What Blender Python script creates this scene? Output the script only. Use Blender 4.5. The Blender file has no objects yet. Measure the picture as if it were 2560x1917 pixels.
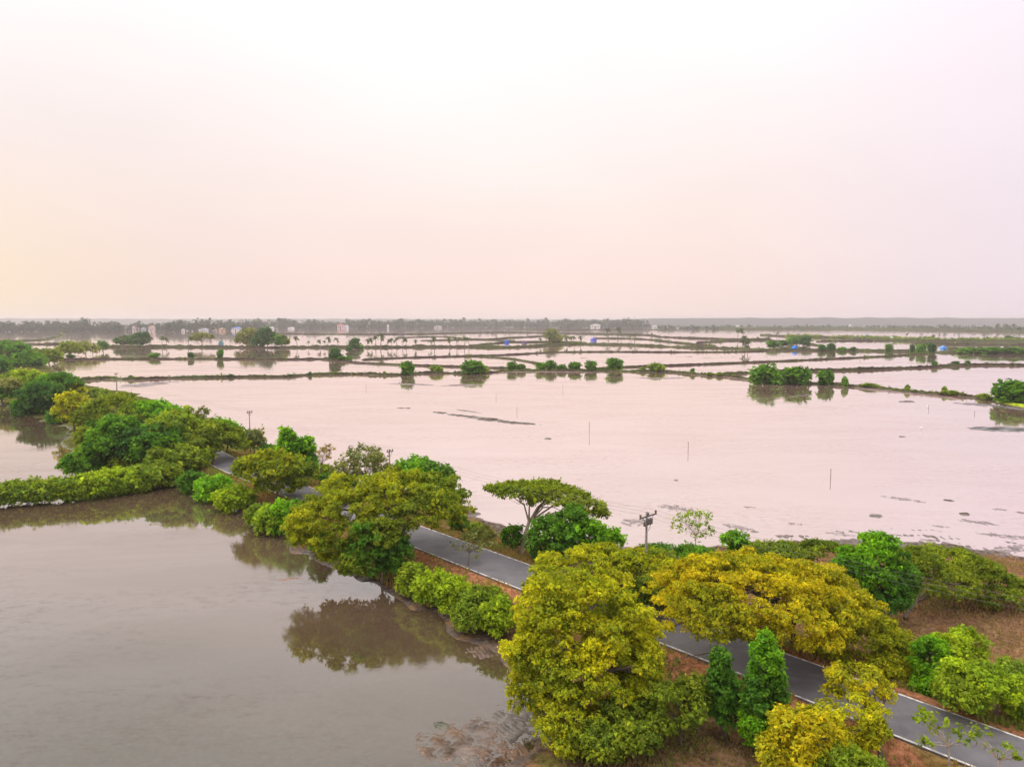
import bpy, math, random
import numpy as np

# ------------------------------------------------------------------ camera, sky, sun, exposure
SC = bpy.context.scene
COL = SC.collection
H = 26.0                      # camera height above the water (m)
F = 1760.0                    # focal length in photo pixels (photo 2560 x 1917)
HZ = 803.0                    # row of the horizon in the photo
PITCH = math.atan((958.5 - HZ) / F)
cam_d = bpy.data.cameras.new('camera')
cam_d.sensor_width = 36.0
cam_d.lens = 36.0 * F / 2560.0
cam_d.clip_start = 0.5
cam_d.clip_end = 60000.0
cam = bpy.data.objects.new('camera', cam_d)
COL.objects.link(cam)
cam.location = (0, 0, H)
cam.rotation_euler = (math.pi / 2 - PITCH, 0, 0)
SC.camera = cam

SUN_EL, SUN_AZ = math.radians(36), math.radians(-80)      # azimuth from +Y, negative = left
world = bpy.data.worlds.new('World')
SC.world = world
world.use_nodes = True
nt = world.node_tree
nt.nodes.clear()


def N(tree, kind, **kw):
    n = tree.nodes.new(kind)
    for k, v in kw.items():
        setattr(n, k, v)
    return n


def math_node(tree, op, a, b=None, c=None, clamp=False):
    n = tree.nodes.new('ShaderNodeMath')
    n.operation = op
    n.use_clamp = clamp
    for i, v in enumerate((a, b, c)):
        if v is None:
            continue
        if isinstance(v, (int, float)):
            n.inputs[i].default_value = v
        else:
            tree.links.new(v, n.inputs[i])
    return n.outputs[0]


def mix_col(tree, fac, a, b, blend='MIX'):
    n = tree.nodes.new('ShaderNodeMix')
    n.data_type = 'RGBA'
    n.blend_type = blend
    for sock, v in ((n.inputs[0], fac), (n.inputs[6], a), (n.inputs[7], b)):
        if isinstance(v, (int, float)):
            sock.default_value = v
        elif isinstance(v, tuple):
            sock.default_value = (*v, 1.0)
        else:
            tree.links.new(v, sock)
    return n.outputs[2]


def sstep(tree, v, lo, hi):
    n = tree.nodes.new('ShaderNodeMapRange')
    n.interpolation_type = 'SMOOTHSTEP'
    tree.links.new(v, n.inputs[0])
    n.inputs[1].default_value = lo
    n.inputs[2].default_value = hi
    return n.outputs[0]


out = N(nt, 'ShaderNodeOutputWorld')
sky = N(nt, 'ShaderNodeTexSky', sky_type='NISHITA')
sky.sun_disc = False
sky.sun_elevation = SUN_EL
sky.sun_rotation = SUN_AZ
sky.dust_density = 4.0
bg_clear = N(nt, 'ShaderNodeBackground')
bg_clear.inputs[1].default_value = 0.10
nt.links.new(sky.outputs[0], bg_clear.inputs[0])
tc = N(nt, 'ShaderNodeTexCoord')
sep = N(nt, 'ShaderNodeSeparateXYZ')
nt.links.new(tc.outputs['Generated'], sep.inputs[0])
zc = math_node(nt, 'MAXIMUM', sep.outputs[2], 0.0)
noise = N(nt, 'ShaderNodeTexNoise')
noise.inputs['Scale'].default_value = 1.6
noise.inputs['Detail'].default_value = 3.0
mp = N(nt, 'ShaderNodeMapping')
mp.inputs['Scale'].default_value = (1, 1, 2.2)
nt.links.new(tc.outputs['Generated'], mp.inputs[0])
nt.links.new(mp.outputs[0], noise.inputs['Vector'])
# overcast veil: pink near the horizon, near white higher up, brightest overhead
veil = mix_col(nt, sstep(nt, zc, 0.0, 0.42), (1.02, 0.805, 0.735), (0.985, 0.945, 0.94))
warm = math_node(nt, 'MULTIPLY', sstep(nt, sep.outputs[0], -0.36, -0.75), math_node(nt, 'SUBTRACT', 1.0, sstep(nt, zc, 0.0, 0.24)))
veil = mix_col(nt, warm, veil, (1.12, 0.93, 0.64))
cool = math_node(nt, 'MULTIPLY', sstep(nt, sep.outputs[0], 0.22, 0.70), 0.95)
veil = mix_col(nt, cool, veil, (0.97, 0.85, 0.94))
lum = math_node(nt, 'MULTIPLY_ADD', math_node(nt, 'POWER', zc, 3.0), 2.7, 1.0)
off = math_node(nt, 'ABSOLUTE', math_node(nt, 'SUBTRACT', sep.outputs[0], 0.04))
lum = math_node(nt, 'MULTIPLY', lum, math_node(nt, 'MULTIPLY_ADD', sstep(nt, off, 0.10, 0.60), -0.055, 1.02))
lum = math_node(nt, 'MULTIPLY', lum, math_node(nt, 'MULTIPLY_ADD', noise.outputs[0], 0.26, 0.875))
bg_veil = N(nt, 'ShaderNodeBackground')
nt.links.new(veil, bg_veil.inputs[0])
nt.links.new(lum, bg_veil.inputs[1])
mixs = N(nt, 'ShaderNodeMixShader')
mixs.inputs[0].default_value = 0.93
nt.links.new(bg_clear.outputs[0], mixs.inputs[1])
nt.links.new(bg_veil.outputs[0], mixs.inputs[2])
nt.links.new(mixs.outputs[0], out.inputs[0])

sd = bpy.data.lights.new('sun', 'SUN')
sd.energy = 1.5
sd.angle = math.radians(18)
sd.color = (1.0, 0.90, 0.76)
sun = bpy.data.objects.new('sun', sd)
COL.objects.link(sun)
sun.rotation_euler = (math.pi / 2 - SUN_EL, 0, -SUN_AZ + math.pi)

SC.view_settings.view_transform = 'Standard'
SC.view_settings.look = 'None'
SC.view_settings.exposure = 0.0
SC.view_settings.gamma = 1.0
SC.view_settings.use_curve_mapping = False
SC.render.engine = 'CYCLES'
SC.cycles.max_bounces = 7
SC.cycles.diffuse_bounces = 4
SC.cycles.glossy_bounces = 3
SC.cycles.transmission_bounces = 4
SC.cycles.volume_bounces = 0
SC.cycles.use_denoising = True

# ------------------------------------------------------------------ helpers
R = np.random.default_rng(7)
random.seed(7)
K = 2560.0 / 2211.0           # overview notes were taken at 2211 px wide


def D(x, y):
    return x * K, y * K


def ray(x, y):
    a, b = (x - 1280.0) / F, -(y - 958.5) / F
    c, s = math.cos(PITCH), math.sin(PITCH)
    return np.array([a, c + b * s, b * c - s])


def gp(x, y, z=0.0):
    """point of the ground (height z) seen at a photo pixel"""
    r = ray(x, y)
    return r * ((z - H) / r[2]) + np.array([0, 0, H])


def dp(x, y, depth):
    """point at a given distance straight ahead"""
    r = ray(x, y)
    return r * (depth / r[1]) + np.array([0, 0, H])


def sn(P, f, seed=0, n=5):
    """cheap smooth noise, about -1..1"""
    g = np.random.default_rng(seed)
    P = np.asarray(P, float)
    v = 0
    for i in range(n):
        k = g.normal(size=P.shape[-1])
        k *= f * (0.6 + 0.9 * g.random()) / np.linalg.norm(k)
        v = v + np.sin(P @ k * 2 * math.pi + g.random() * 6.28)
    return v / (n * 0.62)


def smooth(x):
    x = np.clip(x, 0, 1)
    return x * x * (3 - 2 * x)


def mesh(name, V, faces, mat, col=None, shade=False):
    """faces: (n,4) or (n,3) int array, or list of lists"""
    me = bpy.data.meshes.new(name)
    V = np.asarray(V, np.float32)
    if isinstance(faces, np.ndarray):
        n, k = faces.shape
        me.vertices.add(len(V))
        me.vertices.foreach_set('co', V.ravel())
        me.loops.add(n * k)
        me.loops.foreach_set('vertex_index', faces.astype(np.int32).ravel())
        me.polygons.add(n)
        me.polygons.foreach_set('loop_start', np.arange(0, n * k, k, dtype=np.int32))
        me.polygons.foreach_set('loop_total', np.full(n, k, np.int32))
        me.update(calc_edges=True)
    else:
        me.from_pydata(V.tolist(), [], faces)
        me.update()
    if col is not None:
        a = me.color_attributes.new('Col', 'FLOAT_COLOR', 'POINT')
        c = np.ones((len(V), 4), np.float32)
        c[:, :3] = col
        a.data.foreach_set('color', c.ravel())
    if shade:
        me.polygons.foreach_set('use_smooth', np.ones(len(me.polygons), bool))
    if mat:
        me.materials.append(mat)
    return me


def obj(name, me, parent=None, loc=None, kind=None, label=None, cat=None, group=None):
    o = bpy.data.objects.new(name, me)
    COL.objects.link(o)
    if parent:
        o.parent = parent
    if loc is not None:
        o.location = loc
    tag(o, label, cat, group, kind)
    return o


def tag(o, label=None, cat=None, group=None, kind=None):
    for k, v in (('label', label), ('category', cat), ('group', group), ('kind', kind)):
        if v:
            o[k] = v
    return o


def copy_tree(src, loc, rz, sc, label, group=None):
    r = src.copy()
    COL.objects.link(r)
    r.location = loc
    r.rotation_euler = (0, 0, rz)
    r.scale = sc if isinstance(sc, tuple) else (sc, sc, sc)
    r['label'] = label
    if group:
        r['group'] = group
    for ch in src.children:
        c = ch.copy()
        COL.objects.link(c)
        c.parent = r
        for g in ch.children:
            d = g.copy()
            COL.objects.link(d)
            d.parent = c
    return r


class MB:
    """collects simple solids into one mesh"""
    def __init__(s):
        s.v, s.f = [], []

    def box(s, c, size, rz=0.0):
        b = len(s.v)
        ca, sa = math.cos(rz), math.sin(rz)
        for dx in (-.5, .5):
            for dy in (-.5, .5):
                for dz in (-.5, .5):
                    x, y = dx * size[0], dy * size[1]
                    s.v.append((c[0] + x * ca - y * sa, c[1] + x * sa + y * ca, c[2] + dz * size[2]))
        for q in ((0, 1, 3, 2), (4, 6, 7, 5), (0, 4, 5, 1), (2, 3, 7, 6), (0, 2, 6, 4), (1, 5, 7, 3)):
            s.f.append([b + i for i in q])
        return s

    def tube(s, pts, rad, n=6, cap=True):
        pts = [np.asarray(p, float) for p in pts]
        b = len(s.v)
        m = len(pts)
        for i, p in enumerate(pts):
            t = pts[min(i + 1, m - 1)] - pts[max(i - 1, 0)]
            t = t / (np.linalg.norm(t) + 1e-9)
            u = np.cross(t, (0.0, 0.0, 1.0) if abs(t[2]) < 0.9 else (1.0, 0, 0))
            u /= np.linalg.norm(u)
            w = np.cross(t, u)
            for k in range(n):
                a = 2 * math.pi * k / n
                s.v.append(tuple(p + rad[i] * (math.cos(a) * u + math.sin(a) * w)))
        for i in range(m - 1):
            for k in range(n):
                s.f.append([b + i * n + k, b + i * n + (k + 1) % n, b + (i + 1) * n + (k + 1) % n, b + (i + 1) * n + k])
        if cap:
            s.f.append([b + k for k in range(n)][::-1])
            s.f.append([b + (m - 1) * n + k for k in range(n)])
        return s

    def prism(s, poly, y0, y1):
        """poly in (x,z), extruded along y"""
        b = len(s.v)
        n = len(poly)
        for y in (y0, y1):
            for (x, z) in poly:
                s.v.append((x, y, z))
        s.f.append([b + i for i in range(n)])
        s.f.append([b + n + i for i in range(n)][::-1])
        for i in range(n):
            j = (i + 1) % n
            s.f.append([b + i, b + n + i, b + n + j, b + j])
        return s

    def build(s, name, mat, parent=None, shade=False, **kw):
        return obj(name, mesh(name, s.v, s.f, mat, shade=shade), parent, **kw)


# ------------------------------------------------------------------ materials
def new_mat(name):
    m = bpy.data.materials.new(name)
    m.use_nodes = True
    t = m.node_tree
    return m, t, t.nodes['Principled BSDF'], t.nodes['Material Output']


def noise_tex(t, scale, detail=4.0, rough=0.6, coord='Object', stretch=None, dist=0.0):
    c = N(t, 'ShaderNodeTexCoord')
    n = N(t, 'ShaderNodeTexNoise')
    n.inputs['Scale'].default_value = scale
    n.inputs['Detail'].default_value = detail
    n.inputs['Roughness'].default_value = rough
    n.inputs['Distortion'].default_value = dist
    if stretch:
        mpn = N(t, 'ShaderNodeMapping')
        mpn.inputs['Scale'].default_value = stretch
        t.links.new(c.outputs[coord], mpn.inputs[0])
        t.links.new(mpn.outputs[0], n.inputs['Vector'])
    else:
        t.links.new(c.outputs[coord], n.inputs['Vector'])
    return n.outputs[0]


def plain(name, c1, c2, scale=4.0, rough=0.85, bump=0.0, stretch=None, metal=0.0):
    m, t, b, o = new_mat(name)
    n = noise_tex(t, scale, 5.0, stretch=stretch)
    t.links.new(mix_col(t, sstep(t, n, 0.3, 0.7), c1, c2), b.inputs['Base Color'])
    b.inputs['Roughness'].default_value = rough
    b.inputs['Specular IOR Level'].default_value = 0.5 if rough < 0.75 else 0.1
    b.inputs['Metallic'].default_value = metal
    if bump:
        bn = N(t, 'ShaderNodeBump')
        bn.inputs['Strength'].default_value = bump
        bn.inputs['Distance'].default_value = 0.05
        t.links.new(n, bn.inputs['Height'])
        t.links.new(bn.outputs[0], b.inputs['Normal'])
    return m


def leaf_material():
    m, t, b, o = new_mat('leaves')
    t.nodes.remove(b)
    a = N(t, 'ShaderNodeAttribute', attribute_name='Col')
    d = N(t, 'ShaderNodeBsdfDiffuse')
    tr = N(t, 'ShaderNodeBsdfTranslucent')
    gl = N(t, 'ShaderNodeBsdfGlossy')
    gl.inputs['Roughness'].default_value = 0.5
    gl.inputs['Color'].default_value = (1, 1, 1, 1)
    t.links.new(a.outputs[0], d.inputs[0])
    t.links.new(mix_col(t, 1.0, a.outputs[0], (0.80, 0.82, 0.6), 'MULTIPLY'), tr.inputs[0])
    m1 = N(t, 'ShaderNodeAddShader')          # a leaf passes about as much light as it reflects
    t.links.new(d.outputs[0], m1.inputs[0])
    t.links.new(tr.outputs[0], m1.inputs[1])
    m2 = N(t, 'ShaderNodeMixShader')
    m2.inputs[0].default_value = 0.004
    t.links.new(m1.outputs[0], m2.inputs[1])
    t.links.new(gl.outputs[0], m2.inputs[2])
    t.links.new(m2.outputs[0], o.inputs[0])
    return m


FOL = 1.14
LEAF = leaf_material()
BARK = plain('bark', (0.10, 0.075, 0.055), (0.20, 0.16, 0.12), 6.0, 0.9, 0.4, (1, 1, 0.25))
BARK_PALE = plain('pale_bark', (0.24, 0.19, 0.15), (0.36, 0.30, 0.24), 6.0, 0.9, 0.3, (1, 1, 0.25))
CONCRETE = plain('concrete', (0.16, 0.155, 0.15), (0.26, 0.25, 0.24), 8.0, 0.85)
STEEL = plain('weathered_steel', (0.07, 0.065, 0.065), (0.13, 0.12, 0.12), 20.0, 0.6)
CERAMIC = plain('insulator_ceramic', (0.12, 0.06, 0.04), (0.16, 0.08, 0.05), 20.0, 0.35)
WOOD = plain('old_wood', (0.10, 0.075, 0.06), (0.17, 0.13, 0.10), 12.0, 0.9, 0.2, (1, 1, 0.2))
WHITE_PAINT = plain('white_road_paint', (0.16, 0.145, 0.135), (0.70, 0.67, 0.62), 2.2, 0.7)


def attr_ground(name, fine=2.5, bump=0.5, rough=0.95):
    m, t, b, o = new_mat(name)
    a = N(t, 'ShaderNodeAttribute', attribute_name='Col')
    n = noise_tex(t, fine, 8.0, 0.7)
    n2 = noise_tex(t, fine * 5, 4.0, 0.7)
    v = math_node(t, 'MULTIPLY_ADD', sstep(t, n, 0.32, 0.68), 0.95, 0.5)
    v = math_node(t, 'MULTIPLY', v, math_node(t, 'MULTIPLY_ADD', n2, 0.8, 0.6))
    cc = N(t, 'ShaderNodeCombineColor')
    for i in range(3):
        t.links.new(v, cc.inputs[i])
    t.links.new(mix_col(t, 1.0, a.outputs[0], cc.outputs[0], 'MULTIPLY'), b.inputs['Base Color'])
    b.inputs['Roughness'].default_value = rough
    ge = N(t, 'ShaderNodeNewGeometry')
    sz = N(t, 'ShaderNodeSeparateXYZ')
    t.links.new(ge.outputs['Position'], sz.inputs[0])
    dryness = sstep(t, math_node(t, 'MULTIPLY_ADD', n, -0.25, math_node(t, 'ADD', sz.outputs[2], 0.12)), 0.0, 0.16)
    t.links.new(math_node(t, 'MULTIPLY_ADD', dryness, 0.6, 0.35), b.inputs['Roughness'])      # mud near the waterline is wet
    t.links.new(math_node(t, 'MULTIPLY_ADD', dryness, -0.7, 0.7), b.inputs['Specular IOR Level'])
    bn = N(t, 'ShaderNodeBump')
    bn.inputs['Strength'].default_value = bump
    bn.inputs['Distance'].default_value = 0.12
    t.links.new(n2, bn.inputs['Height'])
    t.links.new(bn.outputs[0], b.inputs['Normal'])
    return m


GROUND = attr_ground('soil_and_dry_grass')
BUNDMAT = attr_ground('bund_earth', 0.5, 0.4)


def water_material(name, body, body2, f0, power, rough, bump, deep=None):
    m, t, b, o = new_mat(name)
    t.nodes.remove(b)
    n = noise_tex(t, 0.02, 5.0, 0.6, stretch=(1, 2.2, 1))
    bc = mix_col(t, sstep(t, n, 0.35, 0.65), body, body2)
    silt = math_node(t, 'MULTIPLY', sstep(t, noise_tex(t, 0.6, 8.0, 0.8, stretch=(1, 1.8, 1)), 0.46, 0.68), sstep(t, noise_tex(t, 0.03, 4.0, 0.6, stretch=(1, 2.0, 1)), 0.40, 0.62))
    if deep:      # body colour darkens towards the near left end, painting in the weaker sky reflection
        c_ = N(t, 'ShaderNodeTexCoord')
        sp_ = N(t, 'ShaderNodeSeparateXYZ')
        t.links.new(c_.outputs['Object'], sp_.inputs[0])
        yy = math_node(t, 'MULTIPLY_ADD', n, 22.0, math_node(t, 'MULTIPLY_ADD', sp_.outputs[0], 0.25, sp_.outputs[1]))
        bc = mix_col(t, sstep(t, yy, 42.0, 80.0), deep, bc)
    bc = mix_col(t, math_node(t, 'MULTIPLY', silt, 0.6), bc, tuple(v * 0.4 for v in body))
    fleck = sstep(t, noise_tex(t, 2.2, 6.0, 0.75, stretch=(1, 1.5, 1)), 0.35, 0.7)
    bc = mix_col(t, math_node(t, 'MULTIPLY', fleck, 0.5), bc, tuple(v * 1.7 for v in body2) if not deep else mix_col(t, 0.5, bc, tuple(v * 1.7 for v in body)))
    n2 = noise_tex(t, 1.3, 5.0, 0.6, stretch=(1, 0.7, 1))
    bn = N(t, 'ShaderNodeBump')
    wind = sstep(t, noise_tex(t, 0.028, 5.0, 0.6, stretch=(1, 2.6, 1), dist=0.8), 0.40, 0.68)
    t.links.new(math_node(t, 'MULTIPLY_ADD', wind, bump * 2.5, bump * 0.6), bn.inputs['Strength'])
    bn.inputs['Distance'].default_value = 0.03
    t.links.new(n2, bn.inputs['Height'])
    lw = N(t, 'ShaderNodeLayerWeight')
    lw.inputs['Blend'].default_value = 0.5
    fac = math_node(t, 'MULTIPLY_ADD', math_node(t, 'POWER', lw.outputs['Facing'], power), 1.0 - f0, f0)
    fac = math_node(t, 'MULTIPLY', fac, math_node(t, 'MULTIPLY_ADD', wind, -0.09, math_node(t, 'MULTIPLY_ADD', silt, -0.26, 1.0)))
    d = N(t, 'ShaderNodeBsdfDiffuse')
    g = N(t, 'ShaderNodeBsdfGlossy')
    t.links.new(bc, d.inputs['Color'])
    r = math_node(t, 'MULTIPLY_ADD', wind, 0.07, rough)
    t.links.new(r, g.inputs['Roughness'])
    g.inputs['Color'].default_value = (0.99, 0.95, 0.94, 1)
    t.links.new(bn.outputs[0], g.inputs['Normal'])
    mx = N(t, 'ShaderNodeMixShader')
    t.links.new(fac, mx.inputs[0])
    t.links.new(d.outputs[0], mx.inputs[1])
    t.links.new(g.outputs[0], mx.inputs[2])
    t.links.new(mx.outputs[0], o.inputs[0])
    return m


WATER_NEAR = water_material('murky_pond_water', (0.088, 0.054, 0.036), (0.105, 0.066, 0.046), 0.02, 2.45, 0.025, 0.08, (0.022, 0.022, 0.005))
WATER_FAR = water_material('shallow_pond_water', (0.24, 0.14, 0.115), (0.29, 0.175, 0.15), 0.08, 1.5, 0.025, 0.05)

# ------------------------------------------------------------------ causeway and the ground sheet
ctr = np.array([(70, -7), (46, 18), (27.4, 38.4), (16.4, 50.2), (1.8, 65.2), (-9.7, 77.4), (-29.1, 97.7), (-47.6, 118), (-62, 136),
                (-92, 172), (-140, 227), (-200, 300), (-300, 425), (-420, 585), (-620, 860)], float)


def densify(P, step):
    """Catmull-Rom through the points"""
    P = np.asarray(P, float)
    Q = np.vstack([2 * P[0] - P[1], P, 2 * P[-1] - P[-2]])
    res = []
    for i in range(1, len(Q) - 2):
        a, b, c, d = Q[i - 1], Q[i], Q[i + 1], Q[i + 2]
        n = max(2, int(np.linalg.norm(c - b) / step))
        for t in np.arange(n) / n:
            res.append(0.5 * (2 * b + (c - a) * t + (2 * a - 5 * b + 4 * c - d) * t * t + (3 * b - a - 3 * c + d) * t ** 3))
    res.append(P[-1])
    return np.array(res)


CL = densify(ctr, 0.5)
CS = np.concatenate([[0], np.cumsum(np.linalg.norm(np.diff(CL, axis=0), axis=1))])
CT = np.gradient(CL, axis=0)
CT /= np.linalg.norm(CT, axis=1)[:, None]
kern = np.ones(31) / 31
CT = np.stack([np.convolve(np.pad(CT[:, i], 15, mode='edge'), kern, 'valid') for i in (0, 1)], 1)
CN = np.stack([CT[:, 1], -CT[:, 0]], 1)       # towards the right (far) side


def to_sd(p):
    i = int(np.argmin(((CL - np.asarray(p)[:2]) ** 2).sum(1)))
    return CS[i], float((np.asarray(p)[:2] - CL[i]) @ CN[i])


def shore(pts, extra=()):
    l = sorted([to_sd(gp(*D(*p))) for p in pts] + list(extra))
    return np.array(l)


SL = shore([(1060, 1760), (1095, 1680), (1160, 1610), (1185, 1500), (1095, 1405), (960, 1352), (860, 1275), (740, 1232), (640, 1165),
            (560, 1128), (470, 1080), (400, 1045), (190, 1003), (140, 965), (150, 922), (50, 893), (0, 868)], [(0, -34), (20, -30), (700, -16), (1200, -16)])
SR = shore([(2500, 1240), (2211, 1203), (2100, 1197), (1990, 1177), (1800, 1175), (1560, 1180), (1400, 1190), (1090, 1150), (1020, 1100), (870, 1060),
            (700, 1030), (690, 985), (560, 960), (450, 900), (290, 850), (180, 832)], [(0, 60), (700, 16), (1200, 16)])


def land(s, d, x, y):
    """height of the causeway land at road coordinates"""
    P = np.stack([x, y], -1)
    wob = sn(P, 0.06, 3) * 1.3 + sn(P, 0.19, 4) * 0.6
    l = np.interp(s, SL[:, 0], SL[:, 1])
    r = np.interp(s, SR[:, 0], SR[:, 1])
    el, er = d - l + wob, r - d + wob
    e = np.minimum(el, er)
    flat_l = np.interp(s, [0, 80, 92], [1, 1, 0.0])
    flat_r = np.interp(s, [0, 90, 120, 150], [1, 1, 0.5, 0.2])
    flat = np.where(el < er, flat_l, flat_r)
    rise = np.where(flat > 0.5, 9.0, 3.5)
    inside = 0.10 + 0.45 * smooth(e / rise)
    outside = 0.10 * smooth(1 + e / 2.0) + e * (0.16 - 0.152 * flat)
    h = np.where(e > 0, inside, np.maximum(outside, -0.7))
    P2 = np.stack([x, y * 2.5], -1)
    n = sn(P2, 0.12, 5) * 0.5 + sn(P2, 0.33, 6) * 0.35 + sn(np.stack([x, y], -1), 0.7, 8, 9) * 0.3
    n = n + 0.35 * sn(P, 1.0, 10, 11)
    h = h + n * (0.05 + 0.07 * flat) * smooth(1.2 - np.abs(e) / 26)
    soft = flat * (el < er) * smooth(1.3 - np.abs(e) / 8)
    h = h * (1 - 0.55 * soft) + soft * (0.13 * sn(P, 0.16, 31, 7) + 0.11 * sn(P, 0.45, 32, 9) + 0.08 * sn(P, 1.0, 33, 11) + 0.01)
    emb = smooth((6.4 - np.abs(d)) / 3.0)
    h = h * (1 - emb) + emb * (1.5 + 0.05 * sn(P, 0.3, 9))
    h = np.where(np.abs(d) < 2.75, 1.46, h)
    return h, e, flat


def ground_z(p):
    s, d = to_sd(p)
    h, e, f = land(np.array([s]), np.array([d]), np.array([p[0]]), np.array([p[1]]))
    return float(h[0])


si = np.concatenate([np.arange(0, 175, 0.45), np.arange(175, 420, 1.6), np.arange(420, CS[-1], 6.0)])
di = np.unique(np.concatenate([np.arange(-44, -16, 0.45), np.arange(-16, -2.7, 0.45), [-2.76, -2.74, 0, 2.74, 2.76], np.arange(2.9, 30, 0.5), np.arange(30, 86, 0.6)]))
ix = np.clip(np.searchsorted(CS, si), 0, len(CL) - 1)
SS, DD = np.meshgrid(si, di, indexing='ij')
XX = CL[ix][:, None, 0] + DD * CN[ix][:, None, 0]
YY = CL[ix][:, None, 1] + DD * CN[ix][:, None, 1]
hh, ee, ff = land(SS, DD, XX, YY)
nv, nd = SS.shape
V = np.stack([XX, YY, hh], -1).reshape(-1, 3)
q = (np.arange(nv - 1)[:, None] * nd + np.arange(nd - 1)[None]).ravel()
Q = np.stack([q, q + 1, q + nd + 1, q + nd], 1)
P2 = V[:, :2]
n1 = sn(P2, 0.11, 11) * 0.5 + sn(P2, 0.35, 12) * 0.4 + sn(P2, 1.1, 13) * 0.3
n2 = sn(P2, 0.07, 14) * 0.6 + sn(P2, 0.5, 15) * 0.4
mud = np.array((0.085, 0.060, 0.045))
soil = np.array((0.30, 0.130, 0.065))
dry = np.array((0.165, 0.092, 0.050))
straw = np.array((0.185, 0.115, 0.058))
grs = np.array((0.105, 0.115, 0.024))


def lerp(a, b, f):
    return a * (1 - f[:, None]) + b * f[:, None]


hv, dv = hh.ravel(), DD.ravel()
c = lerp(np.tile(dry, (len(V), 1)), straw, smooth((n1 + 0.1) / 0.9))
c = lerp(c, grs, smooth((n2 - 0.15) / 0.6) * 0.8)

c = lerp(c, mud, smooth((0.30 + 0.14 * n1 - hv) / 0.22))
c = lerp(c, np.array((0.21, 0.115, 0.05)), smooth((sn(P2, 0.3, 34, 7) - 0.2) / 0.5) * (dv < -7) * 0.7)
c = lerp(c, mud * 0.8, smooth((sn(P2, 0.42, 35, 9) - 0.1) / 0.5) * (dv < -7) * 0.6)
c = lerp(c, soil, smooth((6.6 - np.abs(dv) + n1) / 2.0) * (0.75 + 0.25 * smooth(n2 + 0.5)))
c = lerp(c, grs, smooth((sn(P2, 0.16, 17) - 0.35) / 0.4) * smooth((7 - np.abs(dv)) / 3) * 0.55)
c = lerp(c, grs * 0.75, smooth((SS.ravel() - 125) / 40) * 0.9)
obj('causeway_ground', mesh('causeway_ground', V, Q, GROUND, c, True), kind='structure')

# the pond bed reaches the horizon; the water lies over it in two sheets parted under the causeway
m, t, b, o = new_mat('pond_bed')
b.inputs['Base Color'].default_value = (0.12, 0.09, 0.07, 1)
b.inputs['Roughness'].default_value = 0.9
obj('ground', mesh('ground', [(-16000, -300, -0.9), (16000, -300, -0.9), (16000, 16000, -0.9), (-16000, 16000, -0.9)], np.array([[0, 1, 2, 3]]), m), kind='structure')
cut = CL[::20]
cut = cut[(cut[:, 1] > -6)]
nr = [(cut[0][0], -200)] + [tuple(p) for p in cut]
Vn = [(x, y, 0.0) for x, y in nr] + [(-620 - 900, 860 + 900, 0), (-9000, 1760, 0), (-9000, -200, 0)]
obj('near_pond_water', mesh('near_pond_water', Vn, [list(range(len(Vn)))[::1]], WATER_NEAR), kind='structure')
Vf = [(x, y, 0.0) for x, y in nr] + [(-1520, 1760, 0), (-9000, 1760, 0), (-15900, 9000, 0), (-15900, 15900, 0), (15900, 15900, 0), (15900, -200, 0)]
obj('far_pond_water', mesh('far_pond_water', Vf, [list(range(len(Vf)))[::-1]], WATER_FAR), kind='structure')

# ------------------------------------------------------------------ road
m, t, b, o = new_mat('worn_asphalt')
n = noise_tex(t, 0.5, 6.0, 0.65)
n2 = noise_tex(t, 14.0, 3.0, 0.7)
cA = mix_col(t, sstep(t, n, 0.32, 0.68), (0.070, 0.066, 0.074), (0.115, 0.107, 0.115))
cA = mix_col(t, math_node(t, 'MULTIPLY', n2, 0.35), cA, (0.15, 0.14, 0.14))
cA = mix_col(t, math_node(t, 'MULTIPLY', sstep(t, noise_tex(t, 0.22, 3.0, 0.5, dist=1.5), 0.55, 0.60), 0.45), cA, (0.055, 0.052, 0.058))
cA = mix_col(t, math_node(t, 'MULTIPLY', sstep(t, noise_tex(t, 1.6, 7.0, 0.8), 0.60, 0.72), 0.5), cA, (0.17, 0.12, 0.085))
t.links.new(cA, b.inputs['Base Color'])
b.inputs['Roughness'].default_value = 0.62
ROAD_I = np.arange(0, int(np.searchsorted(CS, 260)), 3)


def strip(name, offs, mat, s0=0, s1=260, kind='structure', step=3, jit=0.0):
    I = [i for i in range(0, len(CL), step) if s0 <= CS[i] <= s1]
    Vv, Ff = [], []
    k = len(offs)
    for a, i in enumerate(I):
        for (d, z) in offs:
            jd = jit * random.uniform(-1, 1)
            p = CL[i] + CN[i] * (d + jd)
            Vv.append((p[0], p[1], z))
        if a:
            for e in range(k - 1):
                Ff.append([(a - 1) * k + e, (a - 1) * k + e + 1, a * k + e + 1, a * k + e])
    return obj(name, mesh(name, Vv, Ff, mat, shade=False), kind=kind)


strip('road', [(-2.72, 1.38), (-2.70, 1.60), (-1.3, 1.635), (0, 1.65), (1.3, 1.635), (2.70, 1.60), (2.72, 1.38)], m)
strip('road_edge_line', [(-2.66, 1.6048), (-2.50, 1.609)], WHITE_PAINT, jit=0.012)
strip('road_edge_line', [(2.50, 1.609), (2.66, 1.6048)], WHITE_PAINT, jit=0.012)

# ------------------------------------------------------------------ bunds of the fish ponds
earth = np.array((0.050, 0.036, 0.026))
green = np.array((0.085, 0.110, 0.026))
dgreen = np.array((0.050, 0.070, 0.028))


SCRUB = []


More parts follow.
